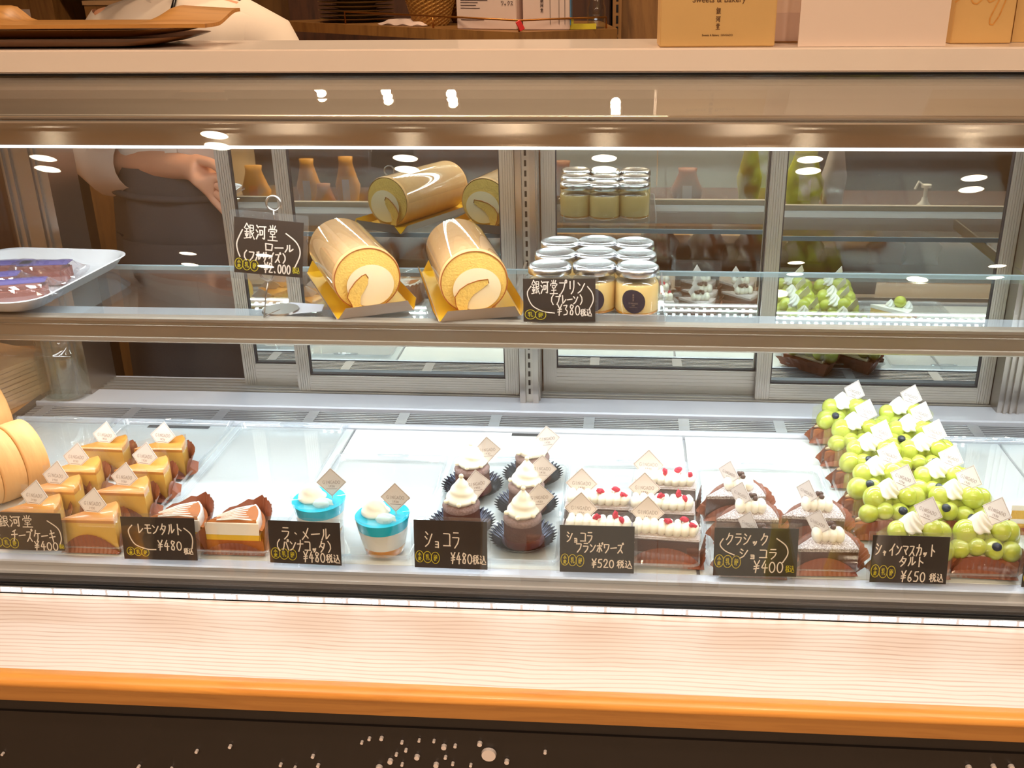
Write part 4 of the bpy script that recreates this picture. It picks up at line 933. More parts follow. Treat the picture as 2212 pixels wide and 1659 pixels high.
# ---- blue jelly cups
def make_panna():
    t = thing('panna_cotta_cup', '', 'dessert cup', (0, 0, 0), 0, 'blue jelly panna cotta cups')
    H = .058
    R = lambda z: .0255+.0115*(z/H)**.8
    bm = bmesh.new(); lathe(bm, [(0, .0004), (R(0), .0004)]+[(R(z), z) for z in np.linspace(.002, H, 10)]+[(R(H)+.0018, H+.0005), (R(H)+.0016, H+.0016), (R(H)-.0004, H+.001)], 48); finish('clear_cup', bm, M['cup'], t, True, 50)
    def fill(z0, z1, name, m, top=0):
        bm = bmesh.new(); lathe(bm, [(0, z0)]+[(R(z)-.0009, z) for z in np.linspace(z0, z1, 6)]+[(0, z1+top)], 48); finish(name, bm, m, t, True, 50)
    fill(.0015, .0125, 'caramel_layer', M['caramel']); fill(.0126, .0375, 'panna_cotta_layer', M['panna']); fill(.0376, .0525, 'blue_jelly_layer', M['blue_jelly'])
    bm = bmesh.new(); swirl(bm, .0205, .021, 0, 0, turns=2.2, power=.62, depth=.035, c=(-.010, .002, .0528)); finish('cream', bm, M['whip'], t, True)
    bm = bmesh.new(); rows = []
    for i in range(9):
        t_ = i/8; row = []
        for j in range(21):
            a = PI*j/20; r = .0135*(t_)*(1+.05*math.cos(a*10)); row.append((.011+.0*t_+r*math.cos(a), -.020+r*math.sin(a)*.55+.002, .0535+.0065*math.sin(PI*t_*.5)*math.sin(a)**.6+.001))
        rows.append(row)
    grid_surface(bm, rows); ball(bm, (.009, -.018, .0555), .0085, 2, (1.35, .75, .75)); finish('shell_candy', bm, M['shell'], t, True)
    make_flag(t, (.0175, .006, .0755), math.radians(4), math.radians(-8), .0285)
    return t
pc = make_panna(); pc.location = PZ(832, 1186, TRAYZ); pc.rotation_euler = (0, 0, -.1); pc['label'] = 'blue jelly panna cotta cup standing clear of the card, the front one'
o = dup(pc); o.location = PZ(697, 1152, TRAYZ); o['label'] = 'blue jelly panna cotta cup partly hidden behind its price card'; o.rotation_euler = (0, 0, 0)

# ---- round chocolate cakes
def make_choco(kind):
    t = thing('chocolate_cake', '', 'cake', (0, 0, 0), 0, 'round chocolate cakes with cream peaks')
    bm = bmesh.new(); rows = []
    n = 176
    for r, z, amp in ((.0, .0006, 0), (.024, .0006, 0), (.030, .0015, .0006), (.0395, .0085, .0022), (.0435, .0120, .0028)):
        rows.append([((r+amp*math.cos(a*36))*math.cos(a), (r+amp*math.cos(a*36))*math.sin(a), z+amp*.5*math.cos(a*36)) for a in np.linspace(0, 2*PI, n, endpoint=False)])
    grid_surface(bm, rows, close_v=True); bmesh.ops.remove_doubles(bm, verts=bm.verts, dist=1e-6); finish('foil_cup', bm, M['foil'], t, True, 60)
    bm = bmesh.new(); lathe(bm, [(0, .0012), (.0265, .0012), (.0285, .004), (.0255, .013), (0, .013)], 36); finish('ganache_base', bm, M['ganache'], t, True, 60)
    bm = bmesh.new(); lathe(bm, [(.0252, .0132), (.0246, .030), (.0248, .0375), (0, .0375)], 40); finish('cake_body', bm, M['choco'], t, True, 40)
    bm = bmesh.new(); lathe(bm, [(.0250, .0345), (.0256, .038), (.0235, .0425), (.012, .0440), (0, .0440)], 40); finish('dusted_top', bm, M['sugar_lite'], t, True, 60)
    cz = .0438
    bm = bmesh.new()
    if kind == 1: swirl(bm, .0230, .031, 0, 0, turns=2.6, power=.55, depth=.05, c=(0, 0, cz))
    elif kind == 2:
        swirl(bm, .0225, .023, 0, 0, turns=1.6, power=.42, depth=.06, c=(0, 0, cz))
    else: swirl(bm, .0235, .036, 0, 0, turns=3.2, power=.8, depth=.06, c=(0, 0, cz), fl=.006)
    finish('cream_peak', bm, M['whip'], t, True)
    zt = cz+{1: .030, 2: .0215, 3: .0355}[kind]
    for k, (a, rr, z) in enumerate([(200, .0222, .005), (255, .0226, .005), (310, .0222, .005), (100, .0222, .006)]):
        bm = bmesh.new(); ball(bm, (rr*math.cos(math.radians(a)), rr*math.sin(math.radians(a)), cz+z), .0034, 2); finish('pearl', bm, M['white_pearl'], t, True)
    bm = bmesh.new(); ball(bm, (.0018 if kind == 3 else 0, 0, zt+.001), .0034, 2); finish('pearl', bm, M['white_pearl'], t, True)
    make_flag(t, (.0225, .004, .0640), math.radians(6), math.radians(-10), .0285)
    return t
ck3 = make_choco(3); ck1 = make_choco(1); ck2 = make_choco(2)
for o, base, rz, lab in ((ck3, (1130, 1170), .1, 'round chocolate cake standing uncovered at the front right of its group'),
                     (dup(ck3), (1138, 1100), -.1, 'round chocolate cake with pointed cream, middle of the right-hand column of three'),
                     (ck2, (1151, 1036), .2, 'rearmost round chocolate cake, its cream a low rounded mound'),
                     (dup(ck3), (999, 1142), .3, 'round chocolate cake with its lower half hidden by the ショコラ card'),
                     (ck1, (1022, 1060), .1, 'round chocolate cake with a smooth bell of cream, rear of the left column')):
    o.location = PZ(base[0], base[1], TRAYZ); o.rotation_euler = (0, 0, rz); o['label'] = lab

# ---- raspberry chocolate bars
def make_bar(seed):
    rnd = random.Random(seed)
    t = thing('raspberry_chocolate_bar', '', 'cake', (0, 0, 0), 0, 'cream topped raspberry chocolate bars')
    L, Wd, h = .086, .036, .040
    bm = bmesh.new(); bx(bm, -L/2, L/2, -Wd/2, Wd/2, .0012, h-.004); bmesh.ops.bevel(bm, geom=list(bm.edges), offset=.0012, segments=2, affect='EDGES'); finish('cake_body', bm, M['choco'], t, True, 40)
    bm = bmesh.new(); bx(bm, -L/2-.0008, L/2+.0008, -Wd/2-.0008, Wd/2+.0008, h-.0039, h); bmesh.ops.bevel(bm, geom=list(bm.edges), offset=.0015, segments=2, affect='EDGES'); finish('sugar_top', bm, M['sugar'], t, True, 40)
    for k in range(8):
        x = -L/2+.008+.0100*k; bm = bmesh.new()
        ball(bm, (x, -.003+.002*math.sin(k), h+.0058), .0092, 3, (.74, 1.35, .98+.1*rnd.random()), rot=Matrix.Rotation(.3, 4, 'Y')); ball(bm, (x, .004, h+.010), .006, 2, (.8, 1.1, .8))
        finish('cream_dollop', bm, M['whip'], t, True)
    for k, (x, y, z) in enumerate([(.000, -.004, .0175), (.020, .002, .0185), (.034, -.006, .0150)]):
        bm = bmesh.new(); ball(bm, (0, 0, 0), .0046, 2, (1.2, .8, .8))
        for v in bm.verts: v.co *= 1+rnd.uniform(-.25, .25)
        bm.transform(Matrix.Translation((x+rnd.uniform(-.004, .004), y, h+z-.001)) @ Euler((rnd.random()*3, rnd.random()*3, 0)).to_matrix().to_4x4()); finish('raspberry_piece', bm, M['raspberry'], t)
    # glassine strip: fan of pleats on the front and a ragged back leaf
    bm = bmesh.new(); N = 30; rows = []
    for s in range(4):
        row = []
        for i in range(N+1):
            q = i/N; hh = .026*math.sin(PI*q)**.6; row.append((-L/2*1.03+L*1.06*q, -Wd/2-.0012-.0009*(i % 2)-(.004 if s == 0 else 0), .0005+hh*s/3))
        rows.append(row)
    grid_surface(bm, rows)
    v = [bm.verts.new(p) for p in ((-L/2-.004, -Wd/2-.005, .0003), (L/2+.008, -Wd/2-.005, .0003), (L/2+.006, Wd/2+.004, .0003), (-L/2-.004, Wd/2+.004, .0003))]; bm.faces.new(v)
    rows = [[], [], []]
    for i in range(13):
        q = i/12; y = -Wd/2-.004+(Wd+.006)*q
        for s in range(3): rows[s].append((L/2+.002+.003*s+.001*(i % 2), y, .0005+(.012+.014*q+.002*(i % 2))*s/2))
    grid_surface(bm, rows); finish('paper_wrap', bm, M['paper'], t)
    bm = bmesh.new(); grid_surface(bm, [[(x, y, z) for x, y in ((-L/2-.0018, -Wd/2-.0018), (L/2+.0018, -Wd/2-.0018), (L/2+.0018, Wd/2+.0018), (-L/2-.0018, Wd/2+.0018))] for z in (.0015, h+.012)], close_v=True); finish('clear_film', bm, M['film'], t)
    make_flag(t, (-.024, .012, h+.0185), 0, math.radians(-14), .031)
    return t
bars = [(.056, 1.116, 0, 'raspberry chocolate bar at the front right, its brown pleated side in full view'),
        (.053, 1.182, 1, 'raspberry chocolate bar in the middle of the right-hand column of three'),
        (.059, 1.250, 2, 'rearmost raspberry chocolate bar, at the back of the right-hand column'),
        (-.030, 1.122, 1, 'raspberry chocolate bar directly behind the フランボワーズ price card'),
        (-.032, 1.190, 0, 'raspberry chocolate bar at the rear of the left-hand column of two')]
protos = [make_bar(i) for i in range(3)]; used = set()
for x, y, k, lab in bars:
    o = protos[k] if k not in used else dup(protos[k]); used.add(k)
    o.location = (x, y, TRAYZ); o.rotation_euler = (0, 0, random.uniform(-.04, .02)-.03); o['label'] = lab

# ---- dusted chocolate wedges
def make_classic():
    t = thing('chocolate_cake_wedge', '', 'cake slice', (0, 0, 0), 0, 'sugar dusted chocolate wedges')
    R, A, h = .080, 46, .036
    bm = bmesh.new(); wedge_layer(bm, R, A, .0012, h-.0042); finish('cake_body', bm, M['choco'], t)
    bm = bmesh.new(); wedge_layer(bm, R*1.012, A, h-.0041, h, dome=.003); bm.transform(Matrix.Translation((.0006, -.0005, 0))); finish('sugar_top', bm, M['sugar_speckle'], t, True, 40)
    c = Vector((-.034, .020, h+.003))
    bm = bmesh.new()
    for k in range(4): ball(bm, (c.x-.0135+.0090*k, c.y+.001*math.sin(k*2), c.z+.006), .0108, 3, (.66, 1.1, .92))
    finish('cream', bm, M['whip'], t, True)
    for k in range(6):
        bm = bmesh.new(); a = k*1.05; ball(bm, (c.x+.010*math.cos(a)*(1 if k else 0), c.y+.005*math.sin(a)+.003, c.z+.0172+(.0025 if k == 0 else 0)), .0036, 2); finish('chocolate_pearl', bm, M['choc_pearl'], t, True)
    bm = bmesh.new(); paper_wrap(bm, R, A, .030, 5, apron=.024, flare=.014); finish('paper_wrap', bm, M['paper'], t)
    bm = bmesh.new(); film_wrap(bm, R, A, .0015, h+.006); finish('clear_film', bm, M['film'], t)
    make_flag(t, (-.048, .022, h+.024), math.radians(-50), math.radians(-6), .027)
    return t
cl = make_classic(); first = True
for fx, fy, lab in [(1764, 1118, 'chocolate wedge at the front right of its group, its pleated paper side uncovered'), (1742, 1060, 'chocolate wedge in the right-hand row just behind the front one'),
                    (1612, 1124, 'chocolate wedge almost wholly hidden behind the クラシックショコラ card'), (1600, 1062, 'chocolate wedge with beads and flag, middle of the left-hand row'), (1578, 1018, 'rearmost chocolate wedge, its paper spread out at the left')]:
    s = .85+.15*(fy-1018)/100; p = PZ(fx+84*s, fy+122*s, TRAYZ)
    o = cl if first else dup(cl); first = False
    o.location = p; o.rotation_euler = (0, 0, random.uniform(-.06, .06)); o['label'] = lab

# ---- green grape tarts
grape_me = None
def sphere_mesh(name, r, m, sub=3, scale=(1, 1, 1)):
    bm = bmesh.new(); ball(bm, (0, 0, 0), r, sub, scale); me = bpy.data.meshes.new(name); bm.to_mesh(me); bm.free(); me.shade_smooth(); me.materials.append(m); return me
def make_grape_tart(seed):
    global grape_me
    rnd = random.Random(seed)
    if grape_me is None: grape_me = (sphere_mesh('grape', .0140, M['grape'], 3, (1, 1, 1.12)), sphere_mesh('blueberry', .0062, M['blueberry'], 2, (1, 1, .9)))
    t = thing('grape_tart_slice', '', 'tart slice', (0, 0, 0), 0, 'green grape tart slices in two rows')
    R, A = .092, 44
    bm = bmesh.new(); wedge_layer(bm, R*.98, A, .0012, .022, dome=.002); finish('tart_crust', bm, M['tart'], t)
    bm = bmesh.new(); wedge_layer(bm, R*.90, A, .0244, .027, dome=.003); bm.transform(Matrix.Translation((-.006, .004, 0))); finish('custard', bm, M['cream'], t, True, 40)
    spots = []
    a_mid = math.radians(A/2)
    for x, y, z in ((-.074, .009, .034), (-.054, .008, .036), (-.032, .008, .034), (-.010, .009, .033), (-.050, .030, .040), (-.026, .032, .041), (-.008, .033, .037), (-.016, .052, .038), (-.034, .048, .040), (-.066, .022, .051), (-.022, .020, .054), (-.030, .038, .056), (-.010, .026, .050)):
        k = R/.096; spots.append((x*k, y*k, z+rnd.uniform(-.0015, .0025)))
    for x, y, z in spots:
        o = bpy.data.objects.new('grape', grape_me[0]); COL.objects.link(o); o.parent = t; o.location = (x, y, z)
        o.rotation_euler = (rnd.uniform(-.9, .9), rnd.uniform(-.9, .9), rnd.random()*6); s = rnd.uniform(.86, 1.08); o.scale = (s, s, s)
    for k, (x, y, z) in enumerate([[(-.046, .000, .046), (-.016, -.001, .038)], [(-.030, -.001, .044)], [(-.058, .001, .047), (-.026, -.002, .036), (-.006, .016, .047)]][seed]):
        o = bpy.data.objects.new('blueberry', grape_me[1]); COL.objects.link(o); o.parent = t; o.location = (x, y, z)
    cx, cy = -R+.044, .021
    bm = bmesh.new(); swirl(bm, .0175, .024, 7, 1.8, power=.75, depth=.13, n=70, c=(cx+.002, cy+.004, .0545)); finish('cream_rosette', bm, M['whip_w'], t, True)
    bm = bmesh.new(); paper_wrap(bm, R, A, .028, seed+20, apron=.030, flare=.012); finish('paper_wrap', bm, M['paper'], t)
    bm = bmesh.new(); film_wrap(bm, R, A, .002, .062, off=.003); finish('clear_film', bm, M['film'], t)
    make_flag(t, (cx+.020, cy+.004, .0790), math.radians(-46), math.radians(-22), .028)
    return t
gt_p = [make_grape_tart(i) for i in range(3)]; used = set()
colL = [(1968, 1135), (1915, 1060), (1888, 1007), (1868, 957), (1838, 908), (1812, 865)]; colR = [(2115, 1137), (2055, 1063), (2018, 1015), (1985, 955), (1955, 915), (1935, 875)]
ordn = ['front', 'second', 'third', 'fourth', 'fifth', 'rearmost']
for side, colm in (('left', colL), ('right', colR)):
    for i, (fx, fy) in enumerate(colm):
        s = .84+.16*(fy-865)/272; p = PZ(fx+80*s, fy+112*s, TRAYZ); k = (i+(side == 'right')) % 3
        o = gt_p[k] if k not in used else dup(gt_p[k]); used.add(k)
        o.location = p; o.rotation_euler = (0, 0, random.uniform(-.06, .06))
        o['label'] = '%s green grape tart slice in the %s-hand row, topped with cream and a flag' % (ordn[i], side)

def shortcake(label, loc):
    t = thing('shortcake_slice', label, 'cake slice', loc, 0)
    R, A = .085, 42
    for z0, z1, nm, m in ((.0012, .014, 'sponge_layer', 'sponge'), (.0142, .021, 'cream_layer', 'whip_w'), (.0212, .034, 'sponge_layer', 'sponge')):
        bm = bmesh.new(); wedge_layer(bm, R, A, z0, z1); finish(nm, bm, M[m], t)
    bm = bmesh.new(); wedge_layer(bm, R*1.01, A, .0342, .042, dome=.001); finish('cream_top', bm, M['whip_w'], t, True, 40)
    bm = bmesh.new(); ball(bm, (-.030, .018, .054), .0125, 3); finish('grape', bm, M['grape'], t, True)
    for x, y in ((-.048, .014), (-.014, .024)):
        bm = bmesh.new(); swirl(bm, .011, .015, 6, 1.5, power=.75, depth=.12, c=(x, y, .0432)); finish('cream_rosette', bm, M['whip_w'], t, True)
    bm = bmesh.new(); paper_wrap(bm, R, A, .020, 71, apron=.012); finish('paper_wrap', bm, M['paper'], t)
q = PY(1968, 655, 2.08); shortcake('white layered shortcake slice with a green grape, mirrored in the right sliding door', (q.x, 3.29-2.08, .6405))

# ================================================================== ON THE SHELF
SHZ = .9075
def roll_outline(a, w, h):
    # flattened circle; a from 0..2pi, 0 = right
    x = w/2*math.cos(a); z = h*.52+h*.52*math.sin(a)
    return (x*(1.0), max(.0, z) if z > .006 else .001+z*.2)
def make_roll(label, spiral):
    t = thing('roll_cake', label, 'cake', (0, 0, 0), 0, 'whole roll cakes on gold boards')
    w, h, L = .094, .086, .190; n = 56
    loop = [roll_outline(2*PI*j/n, w, h) for j in range(n)]
    bm = bmesh.new()
    rows = [[(x*k, y, .5*h+(z-.5*h)*k) for x, z in loop] for y, k in ((.0015, .955), (0, .985), (.002, 1.0), (L*.3, 1.006), (L*.6, 1.0), (L-.002, 1), (L, .985), (L-.0015, .955))]
    grid_surface(bm, rows, close_v=True); bmesh.ops.recalc_face_normals(bm, faces=bm.faces); finish('browned_skin', bm, M['roll_skin'], t, True, 60)
    def face(y, sgn):
        bm = bmesh.new(); rings_ = [[(x*k, y+sgn*(.0006+.0022*(1-k)), .5*h+(z-.5*h)*k) for x, z in loop] for k in (.955, .8, .6, .4, .2)]
        V = grid_surface(bm, rings_, close_v=True); bm.faces.new(V[-1]); bmesh.ops.recalc_face_normals(bm, faces=bm.faces)
        return bm
    finish('sponge_face', face(.0012, -1), M['sponge'], t, True); finish('sponge_face', face(L-.0012, 1), M['sponge'], t, True)
    bm = bmesh.new(); rows = [[(x*k, y, .5*h+(z-.5*h)*k) for x, z in loop] for y, k in ((-.0004, .985), (-.0008, .97), (-.0004, .955))]
    grid_surface(bm, rows, close_v=True); finish('browned_edge', bm, M['browned'], t, True)
    # cream: a broad comma that wraps a tongue of sponge, with a thin browned line around the tongue
    for y, s in ((-.0012, 1), (L+.0012, -1)):
        bm = bmesh.new(); pts = []
        for j in range(44):
            a = 2*PI*j/44; r = .70; x = w/2*r*math.cos(a)+.003; z = h*.42+h*.5*r*math.sin(a)*.98
            pts.append((x, z))
        f = [bm.verts.new((x*s, y-s*.0026, z)) for x, z in pts]; c = bm.verts.new((.003*s, y-s*.0048, h*.42))
        for i in range(44): bm.faces.new((f[i], f[(i+1) % 44], c))
        bmesh.ops.recalc_face_normals(bm, faces=bm.faces); finish('cream_filling', bm, M['cream'], t, True)
        tong = [(-.024, .003), (-.026, .014), (-.031, .024), (-.027, .034), (-.019, .044), (-.009, .052), (-.003, .054), (0, .048), (-.001, .040), (-.006, .032), (-.012, .024), (-.014, .014), (-.010, .004)] if spiral == 0 else \
               [(-.022, .003), (-.027, .016), (-.028, .028), (-.021, .038), (-.010, .045), (.004, .049), (.018, .050), (.019, .044), (.008, .036), (-.002, .030), (-.010, .020), (-.012, .010), (-.012, .003)]
        bm = bmesh.new(); f = [bm.verts.new((x*s, y-s*.0056, z)) for x, z in tong]; bm.faces.new(f); finish('sponge_tongue', bm, M['sponge'], t)
        bm = bmesh.new(); tube(bm, [(x*s, y-s*.0058, z) for x, z in tong[:8]], .0006, 6); finish('swirl_line', bm, M['browned'], t, True)
    bm = bmesh.new()
    rows = [[(x*1.012, y, .5*h+(z-.5*h)*1.012+.0006) for x, z in loop[:n//2+3]] for y in np.linspace(.006, L-.004, 14)]
    grid_surface(bm, rows); finish('clear_wrap', bm, M['film'], t, True)
    return t
def gold_board(label, w, L):
    t = thing('gold_cake_board', label, 'cake board', (0, 0, 0), 0, 'gold boards under the roll cakes')
    bm = bmesh.new(); bx(bm, -w/2, w/2, 0, L, .0, .0010); finish('board_base', bm, M['grey_board'], t)
    bm = bmesh.new(); bx(bm, -w/2+.0008, w/2-.0008, .0008, L-.0008, .0011, .0015); finish('gold_face', bm, M['gold_board'], t)
    for s in (-1, 1):
        bm = bmesh.new(); fl = .013
        A = [(s*w/2, .001, .001), (s*w/2, L-.001, .001), (s*(w/2+.006), L-.012, .001+fl), (s*(w/2+.006), .010, .001+fl)]
        v = [bm.verts.new(p) for p in A]; bm.faces.new(v); finish('gold_flap', bm, M['gold_board'], t)
        bm = bmesh.new(); v = [bm.verts.new((x+s*.0007, y, z-.0003)) for x, y, z in A]; bm.faces.new(v); finish('flap_back', bm, M['grey_board'], t)
    for y, s in ((0, -1), (L, 1)):
        A = [(-w/2+.002, y, .001), (w/2-.002, y, .001), (w/2-.010, y+s*.006, .017), (-w/2+.012, y+s*.006, .017)]
        bm = bmesh.new(); v = [bm.verts.new((x, yy+s*.0006, z)) for x, yy, z in A]; bm.faces.new(v); finish('end_flap', bm, M['grey_board'], t)
        bm = bmesh.new(); v = [bm.verts.new(p) for p in A]; bm.faces.new(v); finish('gold_flap', bm, M['gold_board'], t)
    return t
for k, (fl, fr, lab1, lab2) in enumerate([((728, 692), (895, 670), 'golden whole roll cake with cream swirl, left one beside the black sign', 'gold board with grey folded lip under the left roll cake'),
                                          ((948, 697), (1127, 683), 'golden whole roll cake with a broad sponge tongue, right one beside the pudding jars', 'gold board with grey folded lip under the right roll cake')]):
    a, b = PZ(*fl, SHZ), PZ(*fr, SHZ); yw = math.atan2(b.y-a.y, b.x-a.x); w = (b-a).length; c = (a+b)/2
    g = gold_board(lab2, w, .248); g.location = (c.x, c.y, SHZ+.0003); g.rotation_euler = (0, 0, yw)
    r = make_roll(lab1, k); off = Matrix.Rotation(yw, 3, 'Z') @ Vector((-.004, .020, 0)); r.location = Vector((c.x, c.y, SHZ+.0021))+off; r.rotation_euler = (0, 0, yw)

# pudding jars on a low clear riser
ri = thing('acrylic_riser', 'clear acrylic riser tray under the nine pudding jars', 'tray', (.0, 1.38, SHZ))
bm = bmesh.new(); bx(bm, -.118, .052, -.100, .100, .0005, .0030); finish('riser_plate', bm, M['acrylic'], ri)
bm = bmesh.new(); rail = [(-.1045, .0005), (-.1015, .0005), (-.1015, .012), (-.1045, .012)]
rail_x(bm, rail, -.118, .052); bx(bm, -.120, -.118, -.10, .10, .0005, .012); bx(bm, .052, .054, -.10, .10, .0005, .012); finish('riser_rim', bm, M['acrylic_edge'], ri)
def make_jar():
    t = thing('pudding_jar', '', 'jar', (0, 0, 0), 0, 'pudding jars with silver lids')
    R = .0305
    bm = bmesh.new(); lathe(bm, [(0, 0), (.026, 0), (.0295, .002), (R, .006), (R, .041), (.0292, .0455), (.0262, .0485), (.0268, .0495), (.0268, .0515), (.0258, .0525), (.0262, .0540), (.0262, .0600)], 44); finish('jar_glass', bm, M['jar_glass'], t, True, 60)
    bm = bmesh.new(); lathe(bm, [(0, .0062), (R-.0012, .0062), (R-.0012, .0408), (.0280, .0440), (0, .0445)], 40); finish('pudding', bm, M['pudding'], t, True, 50)
    bm = bmesh.new(); lathe(bm, [(0, .0012), (.0270, .0012), (R-.0012, .0030), (R-.0012, .0060), (0, .0060)], 40); finish('caramel', bm, M['caramel'], t, True, 50)
    bm = bmesh.new(); lathe(bm, [(.0290, .0545), (.0297, .0552), (.0297, .0615), (.0290, .0645), (.0265, .0662), (.0240, .0662), (.0215, .0650), (0, .0650)], 48); finish('silver_lid', bm, M['lid'], t, True, 50)
    bm = bmesh.new(); rr = R+.0004; a0 = -PI/2-.16; N = 22
    ctr = bm.verts.new((rr*math.cos(a0), rr*math.sin(a0), .0235)); prev = None; ringv = []
    for s in (1,):
        for j in range(N):
            a = 2*PI*j/N; k = 1+.06*math.cos(2*a+.8); dx = .0158*k*math.cos(a); dz = .0172*k*math.sin(a); an = a0+dx/rr
            ringv.append(bm.verts.new((rr*math.cos(an), rr*math.sin(an), .0235+dz)))
    mid = []
    for j in range(N):
        a = 2*PI*j/N; an = a0+.008*math.cos(a)/rr; mid.append(bm.verts.new((rr*math.cos(an), rr*math.sin(an), .0235+.0086*math.sin(a))))
    for j in range(N):
        bm.faces.new((ringv[j], ringv[(j+1) % N], mid[(j+1) % N], mid[j])); bm.faces.new((mid[j], mid[(j+1) % N], ctr))
    bmesh.ops.recalc_face_normals(bm, faces=bm.faces); lab = finish('round_label', bm, M['label_navy'], t, True)
    bm = bmesh.new(); write(bm, [('銀', -1.4, -10, 1.4, -7), ('河', -1.4, -6.4, 1.4, -3.4), ('堂', -1.4, -2.8, 1.4, .2), ('GINGADO', -6.5, 2.2, 6.5, 4.4), ('1930', -2.2, 5.4, 2.2, 7)], .001, 0, 0, .00042, .0004)
    ribbon(bm, [(-.005, -.0088), (.005, -.0088)], .0005, .0004)
    bm.transform(Matrix.Rotation(a0+PI/2, 4, 'Z') @ Matrix.Translation((0, -rr-.0004, .0245)))
    for v in bm.verts:
        l = math.hypot(v.co.x, v.co.y)
        if l > 0: v.co.x *= (rr+.0006)/l; v.co.y *= (rr+.0006)/l
    o = finish('label_print', bm, M['label_ink'], lab)
    return t
jar = make_jar(); first = True
rown = ['front', 'middle', 'rear']; coln = ['left', 'centre', 'right']
cols = [(-.0985, 0), (-.0315, .010), (.0190, 0)]
jx = [PZ(1184, 690, .911).x, PZ(1281, 688, .911).x, PZ(1375, 690, .911).x]
for ci in range(3):
    for rw in range(3):
        o = jar if first else dup(jar); first = False
        o.location = (jx[ci]+.003*rw*(1 if ci == 0 else 0)-.002*rw*(1 if ci == 2 else 0), 1.3175+.0640*rw+(.007 if ci == 1 else 0), SHZ+.0033)
        o.rotation_euler = (0, 0, random.uniform(-.12, .12) if rw else (.0, .12, 0)[ci])
        o['label'] = 'pudding jar with silver lid, %s row %s column of the nine' % (rown[rw], coln[ci])

# white tray with wrapped brown sweets
wt = thing('white_tray', 'white melamine tray with rounded corners at the left end of the shelf', 'tray', (-.918, 1.395, SHZ+.0005), math.radians(-3))
bm = bmesh.new()
prof = [(.175, .215, .022, .0005), (.195, .240, .03, .004), (.222, .268, .04, .022), (.232, .278, .042, .0245), (.236, .282, .043, .0235), (.228, .274, .041, .0215), (.205, .250, .033, .0062), (.18, .22, .025, .0042)]
lo = [[(x, y, z) for x, y in rrect(w, d, r, 6)] for w, d, r, z in [(p[0], p[1], p[2], p[3]) for p in prof]]
loft(bm, lo); bmesh.ops.recalc_face_normals(bm, faces=bm.faces); finish('tray_body', bm, M['white_plastic'], wt, True, 50)
def sweet(label, loc, rz, seed):
    rnd = random.Random(seed)
    t = thing('wrapped_brownie', label, 'sweet', loc, rz, 'wrapped brown sweets on the white tray'); t.scale = (1.2, 1.2, 1.45)
    bm = bmesh.new(); bx(bm, -.030, .030, -.018, .018, .001, .020); bmesh.ops.bevel(bm, geom=list(bm.edges), offset=.004, segments=2, affect='EDGES'); finish('brown_cake', bm, M['brownie'], t, True, 40)
    bm = bmesh.new(); bx(bm, -.0305, .0305, -.004, .0185, .0201, .0208); finish('purple_band', bm, M['purple'], t)
    bm = bmesh.new(); rows = []
    for i in range(17):
        u = i/16*2-1; row = []
        for j in range(24):
            a = 2*PI*j/24; e = abs(u)
            pin = 1 if e < .62 else 1-(e-.62)/.38*.45
            w_ = .0205+.0015*rnd.random(); hh = (.0128+.001*rnd.random())*(pin if e < .8 else pin*.55)
            row.append((u*.047, w_*math.cos(a)*(1.0+.3*(e > .8)), .0115+hh*math.sin(a)))
        rows.append(row)
    grid_surface(bm, rows, close_v=True); finish('cellophane_wrap', bm, M['cello'], t)
for x, y, z, rz, lab in [(46, 655, .9135, .35, 'wrapped brown sweet nearest the front rim of the white tray'), (100, 612, .9135, .15, 'wrapped brown sweet with purple band, rightmost in the white tray'),
                         (-12, 640, .9135, .3, 'wrapped brown sweet cut off by the left edge of the photo'), (20, 612, .9135, .2, 'wrapped brown sweet with purple band behind the front two')]:
    p = PZ(x, y, z); sweet(lab, p, rz, int(x)+100)
gs = thing('paper_slip', 'pale blue grey paper slip lying on the shelf beside the left roll cake', 'paper', PZ(630, 670, SHZ), .35)
bm = bmesh.new(); prism(bm, [(-.034, -.020), (.040, -.020), (.046, .010), (.000, .034), (-.030, .012)], .0004, .0009); finish('sheet', bm, M['grey_enamel'], gs)

# ================================================================== LEFT END OF THE DECK
def roll_slice(label, loc, rz, R, th):
    t = thing('roll_cake_slice', label, 'cake slice', loc, rz, 'slices of roll cake at the far left')
    n = 40; loop = [(R*math.cos(2*PI*j/n), max(R*math.sin(2*PI*j/n), -R*.9)) for j in range(n)]
    bm = bmesh.new(); rows = [[(x, a*k, R*.9+b*k) for a, b in loop] for x, k in ((.0, .96), (.0005, .985), (.003, 1), (th*.5, 1.008), (th-.003, 1), (th-.0005, .985), (th, .96))]
    grid_surface(bm, rows, close_v=True); finish('browned_skin', bm, M['slice_skin'], t, True, 60)
    for x, s in ((.0, -1), (th, 1)):
        bm = bmesh.new(); f = [bm.verts.new((x, a*.96, R*.9+b*.96)) for a, b in loop]; bm.faces.new(f if s > 0 else list(reversed(f))); finish('sponge_face', bm, M['sponge'], t)
        bm = bmesh.new(); f = [bm.verts.new((x+s*.0006, a*.55+.004, R*.82+b*.55)) for a, b in loop]; bm.faces.new(f if s > 0 else list(reversed(f))); finish('cream_filling', bm, M['cream'], t)
base = PZ(62, 1050, TRAYZ); yw = math.radians(56); dirv = Vector((math.cos(yw), math.sin(yw), 0))
for k, lab in enumerate(['roll cake slice with its browned side outward, rightmost of the front run', 'roll cake slice, second from the right in the front run', 'roll cake slice at the left end of the front run']):
    roll_slice(lab, base+dirv*(.016-.0335*(k+1)), yw, .054-.001*k, .033)
roll_slice('roll cake slice standing behind the front run at the photo edge', PZ(-30, 960, TRAYZ), math.radians(50), .052, .034)

